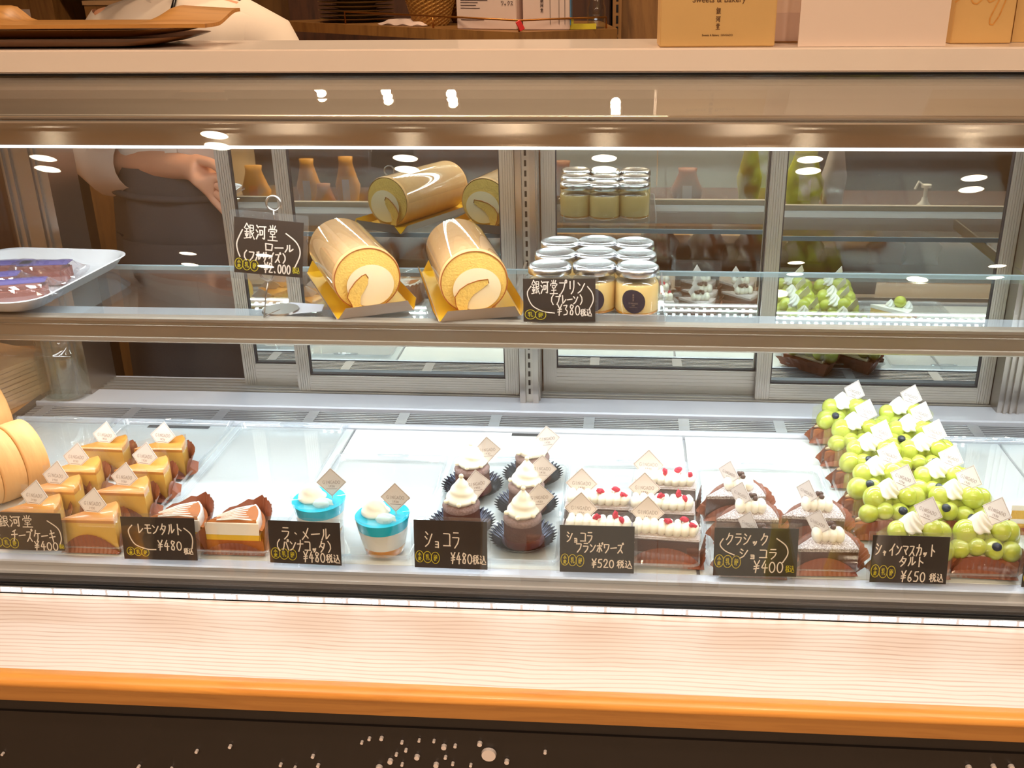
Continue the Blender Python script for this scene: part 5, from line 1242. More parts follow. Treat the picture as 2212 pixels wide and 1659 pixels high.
# jar of water in the rear left corner
wj = thing('water_jar', 'clear glass jar of water with threaded neck in the rear left corner', 'jar', PZ(146, 852, .6475))
bm = bmesh.new(); R = .0415
lathe(bm, [(0, 0), (.036, 0), (.040, .003), (R, .008), (R, .078), (.039, .088), (.0345, .094), (.0345, .097), (.036, .098), (.036, .101), (.0345, .102), (.036, .104), (.036, .107), (.0345, .109), (.0345, .112),
           (.0325, .112), (.0325, .094), (.037, .086), (.0392, .078), (.0392, .010), (.036, .0055), (0, .0055)], 48); finish('jar_wall', bm, M['jar_glass'], wj, True, 50)
bm = bmesh.new(); lathe(bm, [(0, .0058), (.0358, .0058), (.0390, .0103), (.0390, .066), (0, .066)], 48); finish('water', bm, M['water_thin'], wj, True, 50)

# side counter with paper bags, left of the showcase
dk = thing('dark_partition', 'dark partition board standing beyond the left end of the showcase', 'partition', (-1.6, 2.25, 0))
wbox(dk, 'board', M['dark_wood'], -2.3, -1.345, 2.24, 2.27, .0005, 1.2)
sc_ = thing('side_counter', 'wooden side counter left of the showcase carrying a paper stack', 'counter', (-1.5, 1.4, 0))
wbox(sc_, 'counter_top', M['oak_edge'], -2.2, -1.057, 1.02, 1.85, .615, .640)
wbox(sc_, 'counter_body', M['brown_wood'], -2.15, -1.075, 1.03, 1.83, 0, .6145)
pb = thing('paper_bag_stack', 'stack of folded kraft paper bags on the wooden side counter', 'paper bags', (-1.145, 1.555, .6405), math.radians(-20))
for k in range(9):
    bm = bmesh.new(); loft(bm, [[(x+.001*((k*5) % 3), y+.001*((k*7) % 3), z+.002*math.sin(x*30+k)*.3) for x, y in rrect(.15, .20, .004, 2)] for z in (.0002+k*.0085, .0072+k*.0085)]); finish('folded_bag', bm, M['kraft'], pb)

# ================================================================== ON THE STONE COUNTER
SLZ = 1.2603
def text_mesh(name, s, size, m, parent, loc, rot=(PI/2, 0, 0), align='CENTER'):
    cu = bpy.data.curves.new(name, 'FONT'); cu.body = s; cu.size = size; cu.align_x = align; cu.align_y = 'CENTER'; cu.extrude = .00015
    o = bpy.data.objects.new(name, cu); COL.objects.link(o)
    me = bpy.data.meshes.new_from_object(o.evaluated_get(bpy.context.evaluated_depsgraph_get())); bpy.data.objects.remove(o); bpy.data.curves.remove(cu)
    me.materials.clear(); me.materials.append(m)
    o = bpy.data.objects.new(name, me); COL.objects.link(o); o.parent = parent; o.location = loc; o.rotation_euler = rot
    return o
a, b = PZ(1425, 105, SLZ), PZ(1678, 104, SLZ); w = b.x-a.x
gb = thing('gold_carton', 'gold card carton lettered Sweets and Bakery 銀河堂 standing on the stone counter', 'carton', ((a.x+b.x)/2, 1.262, SLZ), math.radians(2))
bm = bmesh.new(); bx(bm, -w/2, w/2, 0, .052, .0003, .215); bmesh.ops.bevel(bm, geom=list(bm.edges), offset=.0012, segments=2, affect='EDGES'); finish('carton_body', bm, M['gold_paper'], gb, True, 40)
pxm = w/253
bm = bmesh.new()
for ch, y0 in (('銀', 22), ('河', 39), ('堂', 54)): write(bm, [(ch, -5.5, y0-104, 5.5, y0-104+13)], pxm, 0, 0, .0007, .0008)
finish('vertical_lettering', bm, M['brown_ink'], gb)
text_mesh('lettering', 'Sweets & Bakery', 17*pxm, M['brown_ink'], gb, (0, -.0004, (104-6)*pxm))
text_mesh('small_lettering', 'Sweets & Bakery  GINGADO', 5.6*pxm, M['brown_ink'], gb, (0, -.0004, (104-79)*pxm))
a, b = PZ(1727, 103, SLZ), PZ(2049, 102, SLZ); w = b.x-a.x
wc = thing('white_menu_stand', 'large blank white upright card stand on the stone counter', 'card stand', ((a.x+b.x)/2, 1.262, SLZ), 0)
bm = bmesh.new()
for y0 in (0,):
    A = [(-w/2, 0, .0002), (w/2, 0, .0002), (w/2+.006, .012, .24), (-w/2+.002, .012, .24)]
    v0 = [bm.verts.new(p) for p in A]; v1 = [bm.verts.new((x, y+.004, z)) for x, y, z in A]
    bm.faces.new(v0); bm.faces.new(list(reversed(v1)))
    for i in range(4): bm.faces.new((v0[i], v1[i], v1[(i+1) % 4], v0[(i+1) % 4]))
bmesh.ops.recalc_face_normals(bm, faces=bm.faces); finish('card', bm, M['white_paper'], wc)
bm = bmesh.new(); bx(bm, -w/2+.01, w/2-.01, .006, .06, .0002, .003); finish('foot', bm, M['white_paper'], wc)
wc2 = thing('white_card', 'white card with a folded corner standing behind, between gold carton and blank stand', 'card stand', (PZ(1702, 90, SLZ).x, 1.33, SLZ), 0)
bm = bmesh.new(); bx(bm, -.034, .03, 0, .003, .0003, .22); finish('card', bm, M['white_paper'], wc2)
bm = bmesh.new(); prism(bm, [(-.028, -.0008), (.030, -.0008), (.030, -.0002), (-.028, -.0002)], .0003, .035); finish('lower_flap', bm, M['box_white'], wc2)
bm = bmesh.new(); bx(bm, -.034, .034, -.004, .02, .0002, .002); finish('foot', bm, M['brown_wood'], wc2)
a, b = PZ(2040, 92, SLZ), PZ(2156, 90, SLZ)
gbag = thing('gold_paper_bag', 'gold paper carrier bag with brown script at the right end of the counter', 'paper bag', (a.x, 1.300, SLZ), math.radians(3))
wb = b.x-a.x+.004
bm = bmesh.new(); bx(bm, 0, wb, 0, .075, .0003, .22); bmesh.ops.bevel(bm, geom=[e for e in bm.edges], offset=.001, segments=1, affect='EDGES'); finish('bag_body', bm, M['gold_paper'], gbag)
pm = wb/116
bm = bmesh.new()
for pl in ([(-.5, 14), (6, 10), (12, 2)], [(30, -12), (29, 10), (33, 16), (40, 18), (50, 10), (55, -6)], [(58, -10), (58, 8), (64, 15), (72, 12), (84, 0), (95, -20)], [(92, -14), (78, 20), (69, 44), (70, 54), (76, 56), (86, 40), (94, 12), (98, -16)]):
    ribbon(bm, [(x*pm, (90-y)*pm) for x, y in smooth_line(pl)], .0016, .0006)
finish('script_lettering', bm, M['oak_edge'], gbag)
gb2 = thing('gold_sheet_bag', 'second gold paper bag with a white sticker at the far right of the counter', 'paper bag', (b.x+.012, 1.325, SLZ), math.radians(0))
bm = bmesh.new(); bx(bm, 0, .12, 0, .05, .0003, .22); finish('bag_body', bm, M['gold_paper'], gb2)
bm = bmesh.new(); bx(bm, .012, .06, -.0008, -.0002, .060, .085); finish('sticker', bm, M['white_paper'], gb2)

# bentwood trays at the left
def bent_tray(label, c, rz, L, Wd, z, lip, parent=None):
    t = thing('wooden_tray', label, 'tray', (c[0], c[1], z), rz, 'stacked bentwood trays')
    bm = bmesh.new(); n = 30; top, bot = [], []
    prof = []
    for i in range(n+1):
        u = i/n*2-1; x = u*L/2; e = max(0, (abs(u)-.80)/.20); prof.append((x*(1-.0*e), lip*(e*e*(3-2*e))))
    th = .0055; V = []
    for k, (x, z_) in enumerate(prof):
        ww = Wd/2*(1-.10*max(0, abs(x)/(L/2)-.85)/.15)
        V.append([(x, -ww, z_+.001), (x, ww, z_+.001), (x, ww, z_+.001+th), (x, -ww, z_+.001+th)])
    loft(bm, V); bmesh.ops.recalc_face_normals(bm, faces=bm.faces); finish('bent_board', bm, M['tray_wood'], t, True, 40)
    return t
def rim_tray(label, cx, cy, rz, w, d, z, hgt, m='tray_dark'):
    t = thing('wooden_tray', label, 'tray', (cx, cy, z), rz, 'stacked bentwood trays')
    bm = bmesh.new(); lo = [[(x, y, zz) for x, y in rrect(ww, dd, rr, 7)] for ww, dd, rr, zz in ((w*.72, d*.62, .03, 0), (w*.86, d*.82, .04, hgt*.25), (w*.97, d*.96, .05, hgt*.8), (w, d, .055, hgt), (w-.008, d-.008, .052, hgt), (w*.86, d*.80, .04, hgt*.25+.005), (w*.72, d*.6, .03, .005))]
    loft(bm, lo); bmesh.ops.recalc_face_normals(bm, faces=bm.faces); finish('tray_shell', bm, M[m], t, True, 50)
    return t
rim_tray('dark brown wooden tray at the bottom of the tray stack on the counter', -.80, 1.345, 0, .47, .19, SLZ+.0003, .0120)
rim_tray('dark brown wooden tray, middle of the stack on the counter', -.79, 1.345, 0, .46, .185, SLZ+.0120, .0105)
tz = SLZ+.0228
bt = thing('wooden_tray', 'honey coloured bentwood tray with upturned ends, topmost of the stack', 'tray', (-.79, 1.345, tz), 0, 'stacked bentwood trays')
xr, xe, xl = PY(322, 55, 1.36).x+.79, PY(512, 40, 1.38).x+.79, PY(48, 40, 1.36).x+.79
def smo(t): t = max(0, min(1, t)); return t*t*(3-2*t)
bm = bmesh.new(); up_rows, lo_rows = [], []; nx_, ny_ = 60, 14
for i in range(nx_+1):
    x = -.245+(xe+.245)*i/nx_; a_, b_ = [], []
    for j in range(ny_+1):
        v = j/ny_; y = -.075+.125*v; h_ = max(smo((x-xr)/.035), smo((xl-x)/.03))*(.019*smo((v-.30)/.62)); h_ -= .005*smo((x-xr)/(xe-xr))*smo((v-.30)/.62)*1.0
        a_.append((x, y+.012*smo((v-.3)/.7)*0, .001+h_+.0045)); b_.append((x, y, .001+h_))
    up_rows.append(a_); lo_rows.append(b_)
U = grid_surface(bm, up_rows); Lw = grid_surface(bm, lo_rows)
for i in range(nx_):
    bm.faces.new((U[i][0], Lw[i][0], Lw[i+1][0], U[i+1][0])); bm.faces.new((U[i][-1], U[i+1][-1], Lw[i+1][-1], Lw[i][-1]))
for j in range(ny_):
    bm.faces.new((U[0][j], U[0][j+1], Lw[0][j+1], Lw[0][j])); bm.faces.new((U[-1][j], Lw[-1][j], Lw[-1][j+1], U[-1][j+1]))
bmesh.ops.recalc_face_normals(bm, faces=bm.faces); finish('bent_board', bm, M['tray_wood'], bt, True, 40)

# ================================================================== BEHIND THE COUNTER
RSZ = 1.218
c0 = PZ(1120, 70, RSZ); l0 = PZ(590, 45.5, RSZ); r0_ = PZ(1334, 62, RSZ)
rs = thing('rear_shelf', 'brown wooden work shelf with brass rail behind the counter', 'shelf', (c0.x, c0.y, 0))
lv = (l0-c0); rv = (r0_-c0); l1 = c0+lv*1.0; r1 = c0+rv*1.0
poly = [(l1.x, l1.y), (c0.x, c0.y), (r1.x, r1.y), (r1.x-.05, r1.y+.36), (l1.x+.14, l1.y+.12)]
bm = bmesh.new(); prism(bm, poly, RSZ-.024, RSZ); wfin(rs, 'shelf_board', bm, M['brown_wood'])
bm = bmesh.new(); prism(bm, [(c0.x-.20, c0.y+.20), (c0.x-.0, c0.y+.06), (c0.x+.12, c0.y+.14), (c0.x+.10, c0.y+.34)], .0, RSZ-.0245); wfin(rs, 'cabinet_body', bm, M['dark_wood'])
def along(a, b, t, ins=.012):
    p = a+(b-a)*t; return Vector((p.x, p.y+ins, RSZ))
bm = bmesh.new(); zr = .024
tube(bm, [along(c0, l0, .66)+Vector((0, 0, .001)), along(c0, l0, .66)+Vector((0, 0, zr+.006)), along(c0, l0, .30)+Vector((0, 0, zr+.003)), along(c0, l0, 0)+Vector((0, 0, zr)), along(c0, r0_, .5)+Vector((0, 0, zr+.001)), along(c0, r0_, .88)+Vector((0, 0, zr+.001)), along(c0, r0_, .88)+Vector((0, 0, .001))], .0022, 8)
wfin(rs, 'rail', bm, M['brass'], True)
for q, en in ((.3, l0), (0, l0)):
    bm = bmesh.new(); p = along(c0, en, q); tube(bm, [p+Vector((0, 0, .0005)), p+Vector((0, 0, zr))], .0024, 8); wfin(rs, 'rail_post', bm, M['brass'], True)
def on_shelf(px, dz=0, back=.05):
    # a spot on the rear shelf under photo column px, set back from its front edge
    q = PZ(px, 60, RSZ)
    if px < 1120: t = (px-1120)/(590-1120); e = c0+lv*t*1.0
    else: t = (px-1120)/(1334-1120); e = c0+rv*t
    k = (e.y+back)/PY(px, 20, 1).y; p = PY(px, 20, e.y+back)
    return Vector((p.x, e.y+back, RSZ+.0004+dz))
# stacked plates
p0 = on_shelf(770, 0, .14)
for k in range(6):
    pl = thing('plate', ['bottom', 'second', 'third', 'fourth', 'fifth', 'topmost'][k]+' olive brown plate of the stack on the rear shelf', 'plate', p0+Vector((.002*(k % 2), 0, .0105*k)), 0, 'stacked plates on the rear shelf')
    bm = bmesh.new(); lathe(bm, [(0, 0), (.05, 0), (.052, .003), (.098, .0085), (.100, .0100), (.097, .0100), (.055, .0052), (0, .0045)], 40); finish('dish', bm, M['plate'], pl, True, 50)
nb_ = thing('folded_cloth', 'striped folded cloth lying by the brass rail on the rear shelf', 'cloth', on_shelf(880, 0, .06), -.6)
bm = bmesh.new(); rows = [[(x, y, .002+.012*max(0, math.sin(PI*(x+.08)/.16))**.5*(1 if s else 0)+.002*math.sin(x*120)) for x in np.linspace(-.08, .08, 24)] for y, s in ((-.03, 0), (-.025, 1), (.025, 1), (.03, 0))]
grid_surface(bm, rows); bx(bm, -.078, .078, -.028, .028, .0005, .003); finish('cloth', bm, M['box_white'], nb_, True)
def basket(label, loc, R0, R1, H):
    t = thing('wicker_basket', label, 'basket', loc, 0, 'wicker baskets on the rear shelf')
    bm = bmesh.new(); n = 72; rows = []
    m_ = 26
    for i in range(m_+1):
        z = H*i/m_; r = R0+(R1-R0)*(i/m_)**.8
        rows.append([((r+.0022*math.cos(PI*i)*math.cos(a*18))*math.cos(a), (r+.0022*math.cos(PI*i)*math.cos(a*18))*math.sin(a), z) for a in np.linspace(0, 2*PI, n, endpoint=False)])
    V = grid_surface(bm, rows, close_v=True); bm.faces.new(list(reversed(V[0]))); finish('woven_side', bm, M['basket'], t, False)
    bm = bmesh.new(); tube(bm, [(R1*math.cos(a), R1*math.sin(a), H) for a in np.linspace(0, 2*PI, 40, endpoint=False)], .005, 8, closed=True); finish('rim', bm, M['basket'], t, True)
basket('wicker basket on the rear shelf, the left one of the two', on_shelf(930, 0, .10), .040, .075, .12)
basket('wicker basket squeezed beside the white carton on the rear shelf', on_shelf(1012, 0, .33), .040, .075, .12)
def carton(label, loc, rz, w, d, h):
    t = thing('white_carton', label, 'carton', loc, rz)
    bm = bmesh.new(); bx(bm, -w/2, w/2, 0, d, .0005, h); bmesh.ops.bevel(bm, geom=list(bm.edges), offset=.0015, segments=2, affect='EDGES'); finish('carton_body', bm, M['box_white'], t, True, 40)
    return t
cA = on_shelf(1050, 0, .035); yaw1 = math.atan2(-lv.y, -lv.x)
k1 = carton('white printed carton with a dark stripe, left one on the rear shelf', cA, yaw1*.55, .155, .10, .16)
bm = bmesh.new(); bx(bm, -.072, .018, -.0008, -.0001, .070, .0735)
for zz, xx in ((.062, .07), (.057, .045), (.051, .04), (.045, .05), (.020, .06)): bx(bm, -.066, -.066+xx, -.0007, -.0001, zz, zz+.0014)
finish('printed_stripe', bm, M['ink_dark'], k1)
bm = bmesh.new(); write(bm, [('ワックス', 38, -62, 70, -52)], .001, 0, 0, .0011, .0008); finish('lettering', bm, M['ink_dark'], k1)
k2 = carton('white printed carton with vertical lettering, right one on the rear shelf', on_shelf(1180, 0, .04), .0, .105, .08, .15)
bm = bmesh.new()
for i, (xx, zz) in enumerate(((-.01, .062), (-.01, .052), (-.01, .042))): write(bm, [('銀河堂'[i], xx*1000-4, -zz*1000-4, xx*1000+4, -zz*1000+4)], .001, 0, 0, .0011, .0008)
for xx in (.008, .028, .041): bx(bm, xx, xx+.0008, -.0008, -.0001, .012, .07)
finish('lettering', bm, M['ink_dark'], k2)
bm = bmesh.new(); bx(bm, .0527, .0545, .005, .07, .01, .14); finish('blue_side', bm, M['blue'], k2)
rt_ = thing('red_tag', 'small red clip hanging on the brass rail corner', 'clip', along(c0, l0, .005)+Vector((.012, -.006, .004)), .3)
bm = bmesh.new(); bx(bm, -.006, .006, -.002, .002, 0, .022); bmesh.ops.bevel(bm, geom=list(bm.edges), offset=.001, segments=1, affect='EDGES'); bm.transform(Matrix.Rotation(-.5, 4, 'Y')); finish('clip_body', bm, M['red'], rt_)
yb = thing('yellow_block', 'small yellow tape dispenser at the right end of the rear shelf', 'tape dispenser', on_shelf(1240, 0, .02), .05)
bm = bmesh.new(); bx(bm, -.010, -.001, 0, .015, .0004, .022); bx(bm, -.001, .050, 0, .015, .0004, .012); finish('yellow_body', bm, M['yellow'], yb)
bo = thing('clear_bottle', 'clear spray bottle standing on the rear shelf beside the cabinet', 'bottle', on_shelf(1288, 0, .05))
bm = bmesh.new(); lathe(bm, [(0, 0), (.019, 0), (.021, .003), (.021, .045), (.018, .052), (.018, .085), (.010, .095), (.010, .11), (0, .11)], 28); finish('bottle_body', bm, M['jar_glass'], bo, True, 50)
bm = bmesh.new(); lathe(bm, [(0, .001), (.0195, .002), (.0195, .03), (0, .03)], 28); finish('liquid', bm, M['jar_glass'], bo, True, 50)
bm = bmesh.new(); lathe(bm, [(.0115, .108), (.0115, .125), (.006, .128), (0, .128)], 20); bx(bm, -.03, .006, -.004, .004, .128, .136); finish('spray_head', bm, M['black'], bo)
# tall cabinets
def cabinet(label, x0, x1, y0, y1, z1, m, doors):
    t = thing('tall_cabinet', label, 'cabinet', ((x0+x1)/2, (y0+y1)/2, 0))
    wbox(t, 'cabinet_body', M['dark_wood'] if m == 'dark' else M['brown_wood'], x0, x1, y0, y1, .0, z1)
    w = (x1-x0)/doors
    for k in range(doors):
        d = wbox(t, 'door', M['dark_wood'] if m == 'dark' else M['brown_wood'], x0+w*k+.003, x0+w*(k+1)-.003, y0-.02, y0-.0005, .06, z1-.02)
    return t
cabinet('brown wooden cabinet wall on the right, behind the rear shelf', -.05, 1.6, 2.96, 3.28, 2.2, 'brown', 3)
cabinet('dark brown cabinet behind the rear shelf at the centre', -1.0, -.06, 3.08, 3.28, 2.2, 'dark', 2)
up_ = thing('slotted_upright', 'slotted metal upright beside the right cabinet', 'upright', (PY(1333, 40, 2.90).x, 2.90, 0))
bm = bmesh.new(); bx(bm, -.012, .012, 0, .02, 0, 2.1); finish('channel', bm, M['brown_wood'], up_)
bm = bmesh.new(); z = 1.15
while z < 1.6: bx(bm, -.003, .003, -.0015, -.0002, z, z+.02); z += .028
o = finish('slot', bm, M['black'], up_); o['kind'] = 'stuff'
# left: open shelving with boxes, brown low cabinet seen through the open door
ls = thing('open_shelving', 'dark open shelving with a light board edge, behind the trays at the left', 'shelving', (-1.75, 2.9, 0))
wbox(ls, 'back_panel', M['dark_wood'], -2.6, -1.21, 3.2, 3.25, 0, 2.2)
wbox(ls, 'shelf_board', M['brown_wood'], -2.6, -1.21, 2.85, 3.19, 1.375, 1.40)
wbox(ls, 'shelf_board', M['brown_wood'], -2.6, -1.21, 2.85, 3.19, 1.11, 1.14)
wbox(ls, 'side_upright', M['brown_wood'], -1.205, -1.165, 2.80, 3.19, 0, 2.2)
for i, (x, w, h) in enumerate(((-1.98, .2, .15), (-1.72, .2, .17), (-1.45, .16, .12))):
    k = thing('storage_box', ['kraft storage box on the dark shelving, leftmost of the three', 'kraft storage box on the dark shelving, middle one', 'low kraft storage box next to the shelving upright'][i], 'box', (x, 2.90, 1.1405))
    bm = bmesh.new(); bx(bm, -w/2, w/2, 0, .2, .0004, h); finish('box_body', bm, M['brown_wood'], k)
    bm = bmesh.new(); bx(bm, -w/2-.003, w/2+.003, -.003, .203, h+.0004, h+.012); finish('lid', bm, M['kraft'], k)
    bm = bmesh.new(); bx(bm, -.03, .03, -.0012, -.0002, h*.35, h*.65); finish('label_patch', bm, M['box_white'], k)
lc = thing('low_cabinet', 'reddish brown low cabinet seen through the open sliding door', 'cabinet', (-1.05, 2.5, 0))
wbox(lc, 'cabinet_body', M['brown_wood'], -1.30, -.78, 2.35, 2.75, 0, 1.05)
wbox(lc, 'counter_top', M['brown_wood'], -1.32, -.77, 2.33, 2.77, 1.0505, 1.08)
wbox(lc, 'door', M['brown_wood'], -1.295, -1.05, 2.33, 2.3495, .08, 1.02); wbox(lc, 'door', M['brown_wood'], -1.045, -.79, 2.33, 2.3495, .08, 1.02)
kb = thing('kraft_box', 'brown cardboard box at the staff side seen past the apron', 'box', (-1.50, 2.02, .0), .1)
bm = bmesh.new(); bx(bm, -.16, .16, -.12, .12, .001, .62); finish('box_body', bm, M['kraft'], kb)
bm = bmesh.new(); bx(bm, -.165, .165, -.125, .125, .6205, .64); finish('lid', bm, M['kraft'], kb)

# ================================================================== THE STAFF MEMBER
PXC, PYC = -.860, 1.985
pe = thing('person', 'staff person in white shirt and charcoal apron reaching an arm into the case', 'person', (PXC, PYC, 0))
def skin_fig(name, verts, edges, radii, m, parent, sub=2, root=0):
    me = bpy.data.meshes.new(name); me.from_pydata(verts, edges, []); me.update()
    o = bpy.data.objects.new(name, me); COL.objects.link(o)
    md = o.modifiers.new('skin', 'SKIN'); md.use_smooth_shade = True
    sv = me.skin_vertices[0].data
    for i, r in enumerate(radii):
        sv[i].radius = (r, r) if not isinstance(r, tuple) else r; sv[i].use_root = (i == root)
    ss = o.modifiers.new('sub', 'SUBSURF'); ss.levels = sub; ss.render_levels = sub
    me2 = bpy.data.meshes.new_from_object(o.evaluated_get(bpy.context.evaluated_depsgraph_get()))
    bpy.data.objects.remove(o); me2.materials.clear(); me2.materials.append(m); me2.shade_smooth(); me2.name = name
    o = bpy.data.objects.new(name, me2); COL.objects.link(o); o.parent = parent
    return o
def lp(v): return (v.x-PXC, v.y-PYC, v.z)
EL = Vector(lp(PY(222, 338, 1.95))); WR = Vector(lp(PY(414, 362, 1.84))); KN = Vector(lp(PY(458, 398, 1.80)))
V_, E_, R_ = [], [], []
def av(p, r, fr=None):
    V_.append(tuple(p)); R_.append(r); i = len(V_)-1
    if fr is not None: E_.append((fr, i))
    return i
pelv = av((0, 0, .84), (.135, .10)); waist = av((0, 0, .98), (.115, .085), pelv); chest = av((0, 0, 1.14), (.13, .095), waist); upc = av((0, .005, 1.235), (.10, .075), chest)
neck = av((0, -.005, 1.30), .047, upc); nk2 = av((0, -.012, 1.345), .045, neck); hd = av((0, -.02, 1.42), (.070, .082), nk2); hd2 = av((0, -.012, 1.50), (.070, .080), hd); av((0, 0, 1.545), (.045, .05), hd2)
sl = av((-.135, .0, 1.245), .052, upc); ml = av(((-.15+EL.x)/2, EL.y/2, (1.24+EL.z)/2), .045, sl); el = av(EL, .040, ml)
md1 = av(EL.lerp(WR, .35), .038, el); md2 = av(EL.lerp(WR, .75), .029, md1); wr = av(WR, .024, md2); palm = av(WR.lerp(KN, .45), (.030, .018), wr); kn = av(KN, (.032, .015), palm)
hdir = (KN-WR).normalized(); side = hdir.cross(Vector((0, 1, 0))).normalized()
for k, (off, ln) in enumerate(((-.024, .066), (-.008, .076), (.008, .072), (.023, .058))):
    a_ = av(KN+side*off*.9+hdir*.012, .0095, kn); b_ = av(KN+side*off+hdir*(.012+ln*.45)+Vector((0, .004, -.004)), .0085, a_); c_ = av(KN+side*off*1.02+hdir*(.012+ln*.75)+Vector((0, .012, -.014)), .0078, b_); av(KN+side*off+hdir*(.010+ln*.95)+Vector((0, .020, -.024)), .0066, c_)
th1 = av(WR.lerp(KN, .35)+side*.028+Vector((0, -.008, 0)), .0115, palm); th2 = av(WR.lerp(KN, .9)+side*.042+Vector((0, -.012, -.002)), .0095, th1); av(WR.lerp(KN, 1.4)+side*.044+Vector((0, -.010, -.006)), .0078, th2)
sr = av((.135, .0, 1.245), .052, upc); mr = av((.190, .0, 1.12), .044, sr); er = av((.215, .01, .99), .038, mr); fr1 = av((.235, .0, .88), .033, er); wr2 = av((.245, -.03, .76), .024, fr1); pm2 = av((.245, -.04, .715), (.018, .030), wr2)
for k, off in enumerate((-.024, -.008, .008, .024)):
    a_ = av((.246, -.042+off, .688), .009, pm2); b_ = av((.242, -.046+off, .655), .0083, a_); av((.234, -.046+off, .630), .0070, b_)
t_ = av((.238, -.078, .715), .0105, pm2); av((.232, -.090, .690), .0085, t_)
for s in (-1, 1):
    h1 = av((s*.085, 0, .78), .088, pelv); k1_ = av((s*.09, -.01, .45), .056, h1); an = av((s*.09, .01, .09), .038, k1_); ft = av((s*.09, -.06, .045), (.040, .036), an); av((s*.09, -.14, .035), (.038, .026), ft)
body = skin_fig('body', V_, E_, R_, M['skin'], pe)
bm = bmesh.new(); lathe(bm, [(.0, .095), (.05, .088), (.082, .055), (.093, .0), (.090, -.05), (.078, -.085)], 32, (0, .012, 1.485)); 
for f in [f for f in bm.faces if f.calc_center_median().y < -.045 and f.calc_center_median().z < 1.53]: bm.faces.remove(f)
finish('hair', bm, M['hair'], pe, True)
for s in (-1, 1):
    bm = bmesh.new(); ball(bm, (s*.032, -.088, 1.455), .0115, 2, (1.3, .6, .7)); ey = finish('eye', bm, M['eye_white'], pe, True)
    bm = bmesh.new(); ball(bm, (s*.032, -.0945, 1.455), .0050, 2, (1, .5, 1)); finish('iris', bm, M['black'], ey, True)
    bm = bmesh.new(); tube(bm, [(s*.018, -.094, 1.472), (s*.034, -.096, 1.477), (s*.050, -.086, 1.472)], .0025, 6); finish('eyebrow', bm, M['hair'], pe, True)
    bm = bmesh.new(); ball(bm, (s*.080, .0, 1.445), .022, 2, (.35, .7, 1.1)); finish('ear', bm, M['skin'], pe, True)
bm = bmesh.new(); tube(bm, [(0, -.096, 1.455), (0, -.106, 1.432), (0, -.110, 1.420), (0, -.098, 1.412)], [.006, .009, .011, .005], 10); finish('nose', bm, M['skin'], pe, True)
bm = bmesh.new(); tube(bm, [(-.022, -.090, 1.385), (-.008, -.098, 1.388), (.008, -.098, 1.388), (.022, -.090, 1.385)], [.002, .0045, .0045, .002], 8); finish('mouth', bm, M['lip'], pe, True)
# shirt: torso shell, collar, short wide sleeves
bm = bmesh.new(); rows = []; n = 56
rnd = random.Random(4)
for z, a_, b_ in ((.86, .172, .128), (.95, .165, .122), (1.04, .168, .124), (1.12, .172, .126), (1.19, .176, .120), (1.235, .178, .112), (1.268, .165, .102), (1.290, .122, .088), (1.303, .076, .070)):
    rows.append([((a_+.006*math.sin(5*t+z*23)+.004*math.sin(11*t-z*31))*math.copysign(abs(math.cos(t))**.85, math.cos(t)), (b_+.006*math.sin(7*t+z*17))*math.copysign(abs(math.sin(t))**.9, math.sin(t)), z) for t in np.linspace(0, 2*PI, n, endpoint=False)])
grid_surface(bm, rows, close_v=True)
def sleeve(pts, rad):
    tube(bm, pts, rad, 22, cap=False)
SL = Vector((-.110, .0, 1.240))
sleeve([SL, SL.lerp(EL, .3)+Vector((-.022, .0, .01)), SL.lerp(EL, .62)+Vector((-.026, 0, -.002)), SL.lerp(EL, .9)+Vector((-.012, 0, -.010)), EL+Vector((.028, -.004, -.008)), EL.lerp(WR, .46)+Vector((-.004, 0, -.002))], [.070, .074, .078, .078, .072, .056])
sleeve([(.100, 0, 1.242), (.150, 0, 1.215), (.195, 0, 1.12), (.215, -.005, 1.05), (.220, -.015, .99)], [.066, .072, .070, .070, .066])
finish('shirt', bm, M['shirt'], pe, True)
bm = bmesh.new()
for s in (-1, 1):
    v = [bm.verts.new(p) for p in ((s*.004, -.078, 1.262), (s*.052, -.066, 1.292), (s*.066, -.020, 1.318), (s*.050, -.052, 1.325), (s*.020, -.078, 1.300))]; bm.faces.new(v)
grid_surface(bm, [[(r*math.cos(a), r*.92*math.sin(a)+.002, z) for a in np.linspace(-PI*.42, PI*1.42, 30)] for r, z in ((.070, 1.292), (.060, 1.325), (.064, 1.326), (.074, 1.293))])
finish('collar', bm, M['shirt'], pe, True)
bm = bmesh.new(); bx(bm, -.012, .012, -.1305, -.1285, 1.00, 1.24); finish('button_placket', bm, M['shirt'], pe)
bm = bmesh.new(); tube(bm, [(.030, -.068, 1.315), (.028, -.095, 1.285), (.022, -.122, 1.24)], .0035, 8); finish('dark_cord', bm, M['black'], pe, True)
bm = bmesh.new(); rows = []
for z, a_, b_ in ((.36, .215, .165), (.6, .205, .160), (.80, .192, .150), (.93, .178, .138), (1.0, .176, .134)):
    rows.append([((a_+.005*math.sin(9*t+z*9))*math.cos(t), (b_+.004*math.sin(8*t))*math.sin(t), z) for t in np.linspace(PI*.92, PI*2.08, 44)])
grid_surface(bm, rows); ap = finish('apron', bm, M['apron'], pe, True)
bm = bmesh.new(); tube(bm, [((.182)*math.cos(t), .140*math.sin(t), .955+.01*math.sin(t)) for t in np.linspace(0, 2*PI, 50, endpoint=False)], .007, 8, closed=True); finish('apron_string', bm, M['apron'], ap, True)
bm = bmesh.new(); rows = [[((.186+.010*(k))*math.cos(t)*1.02, (.150+.008*k)*math.sin(t)-.006, z) for t in np.linspace(PI*1.25, PI*1.75, 14)] for k, z in ((0, .86), (1.2, .70))]
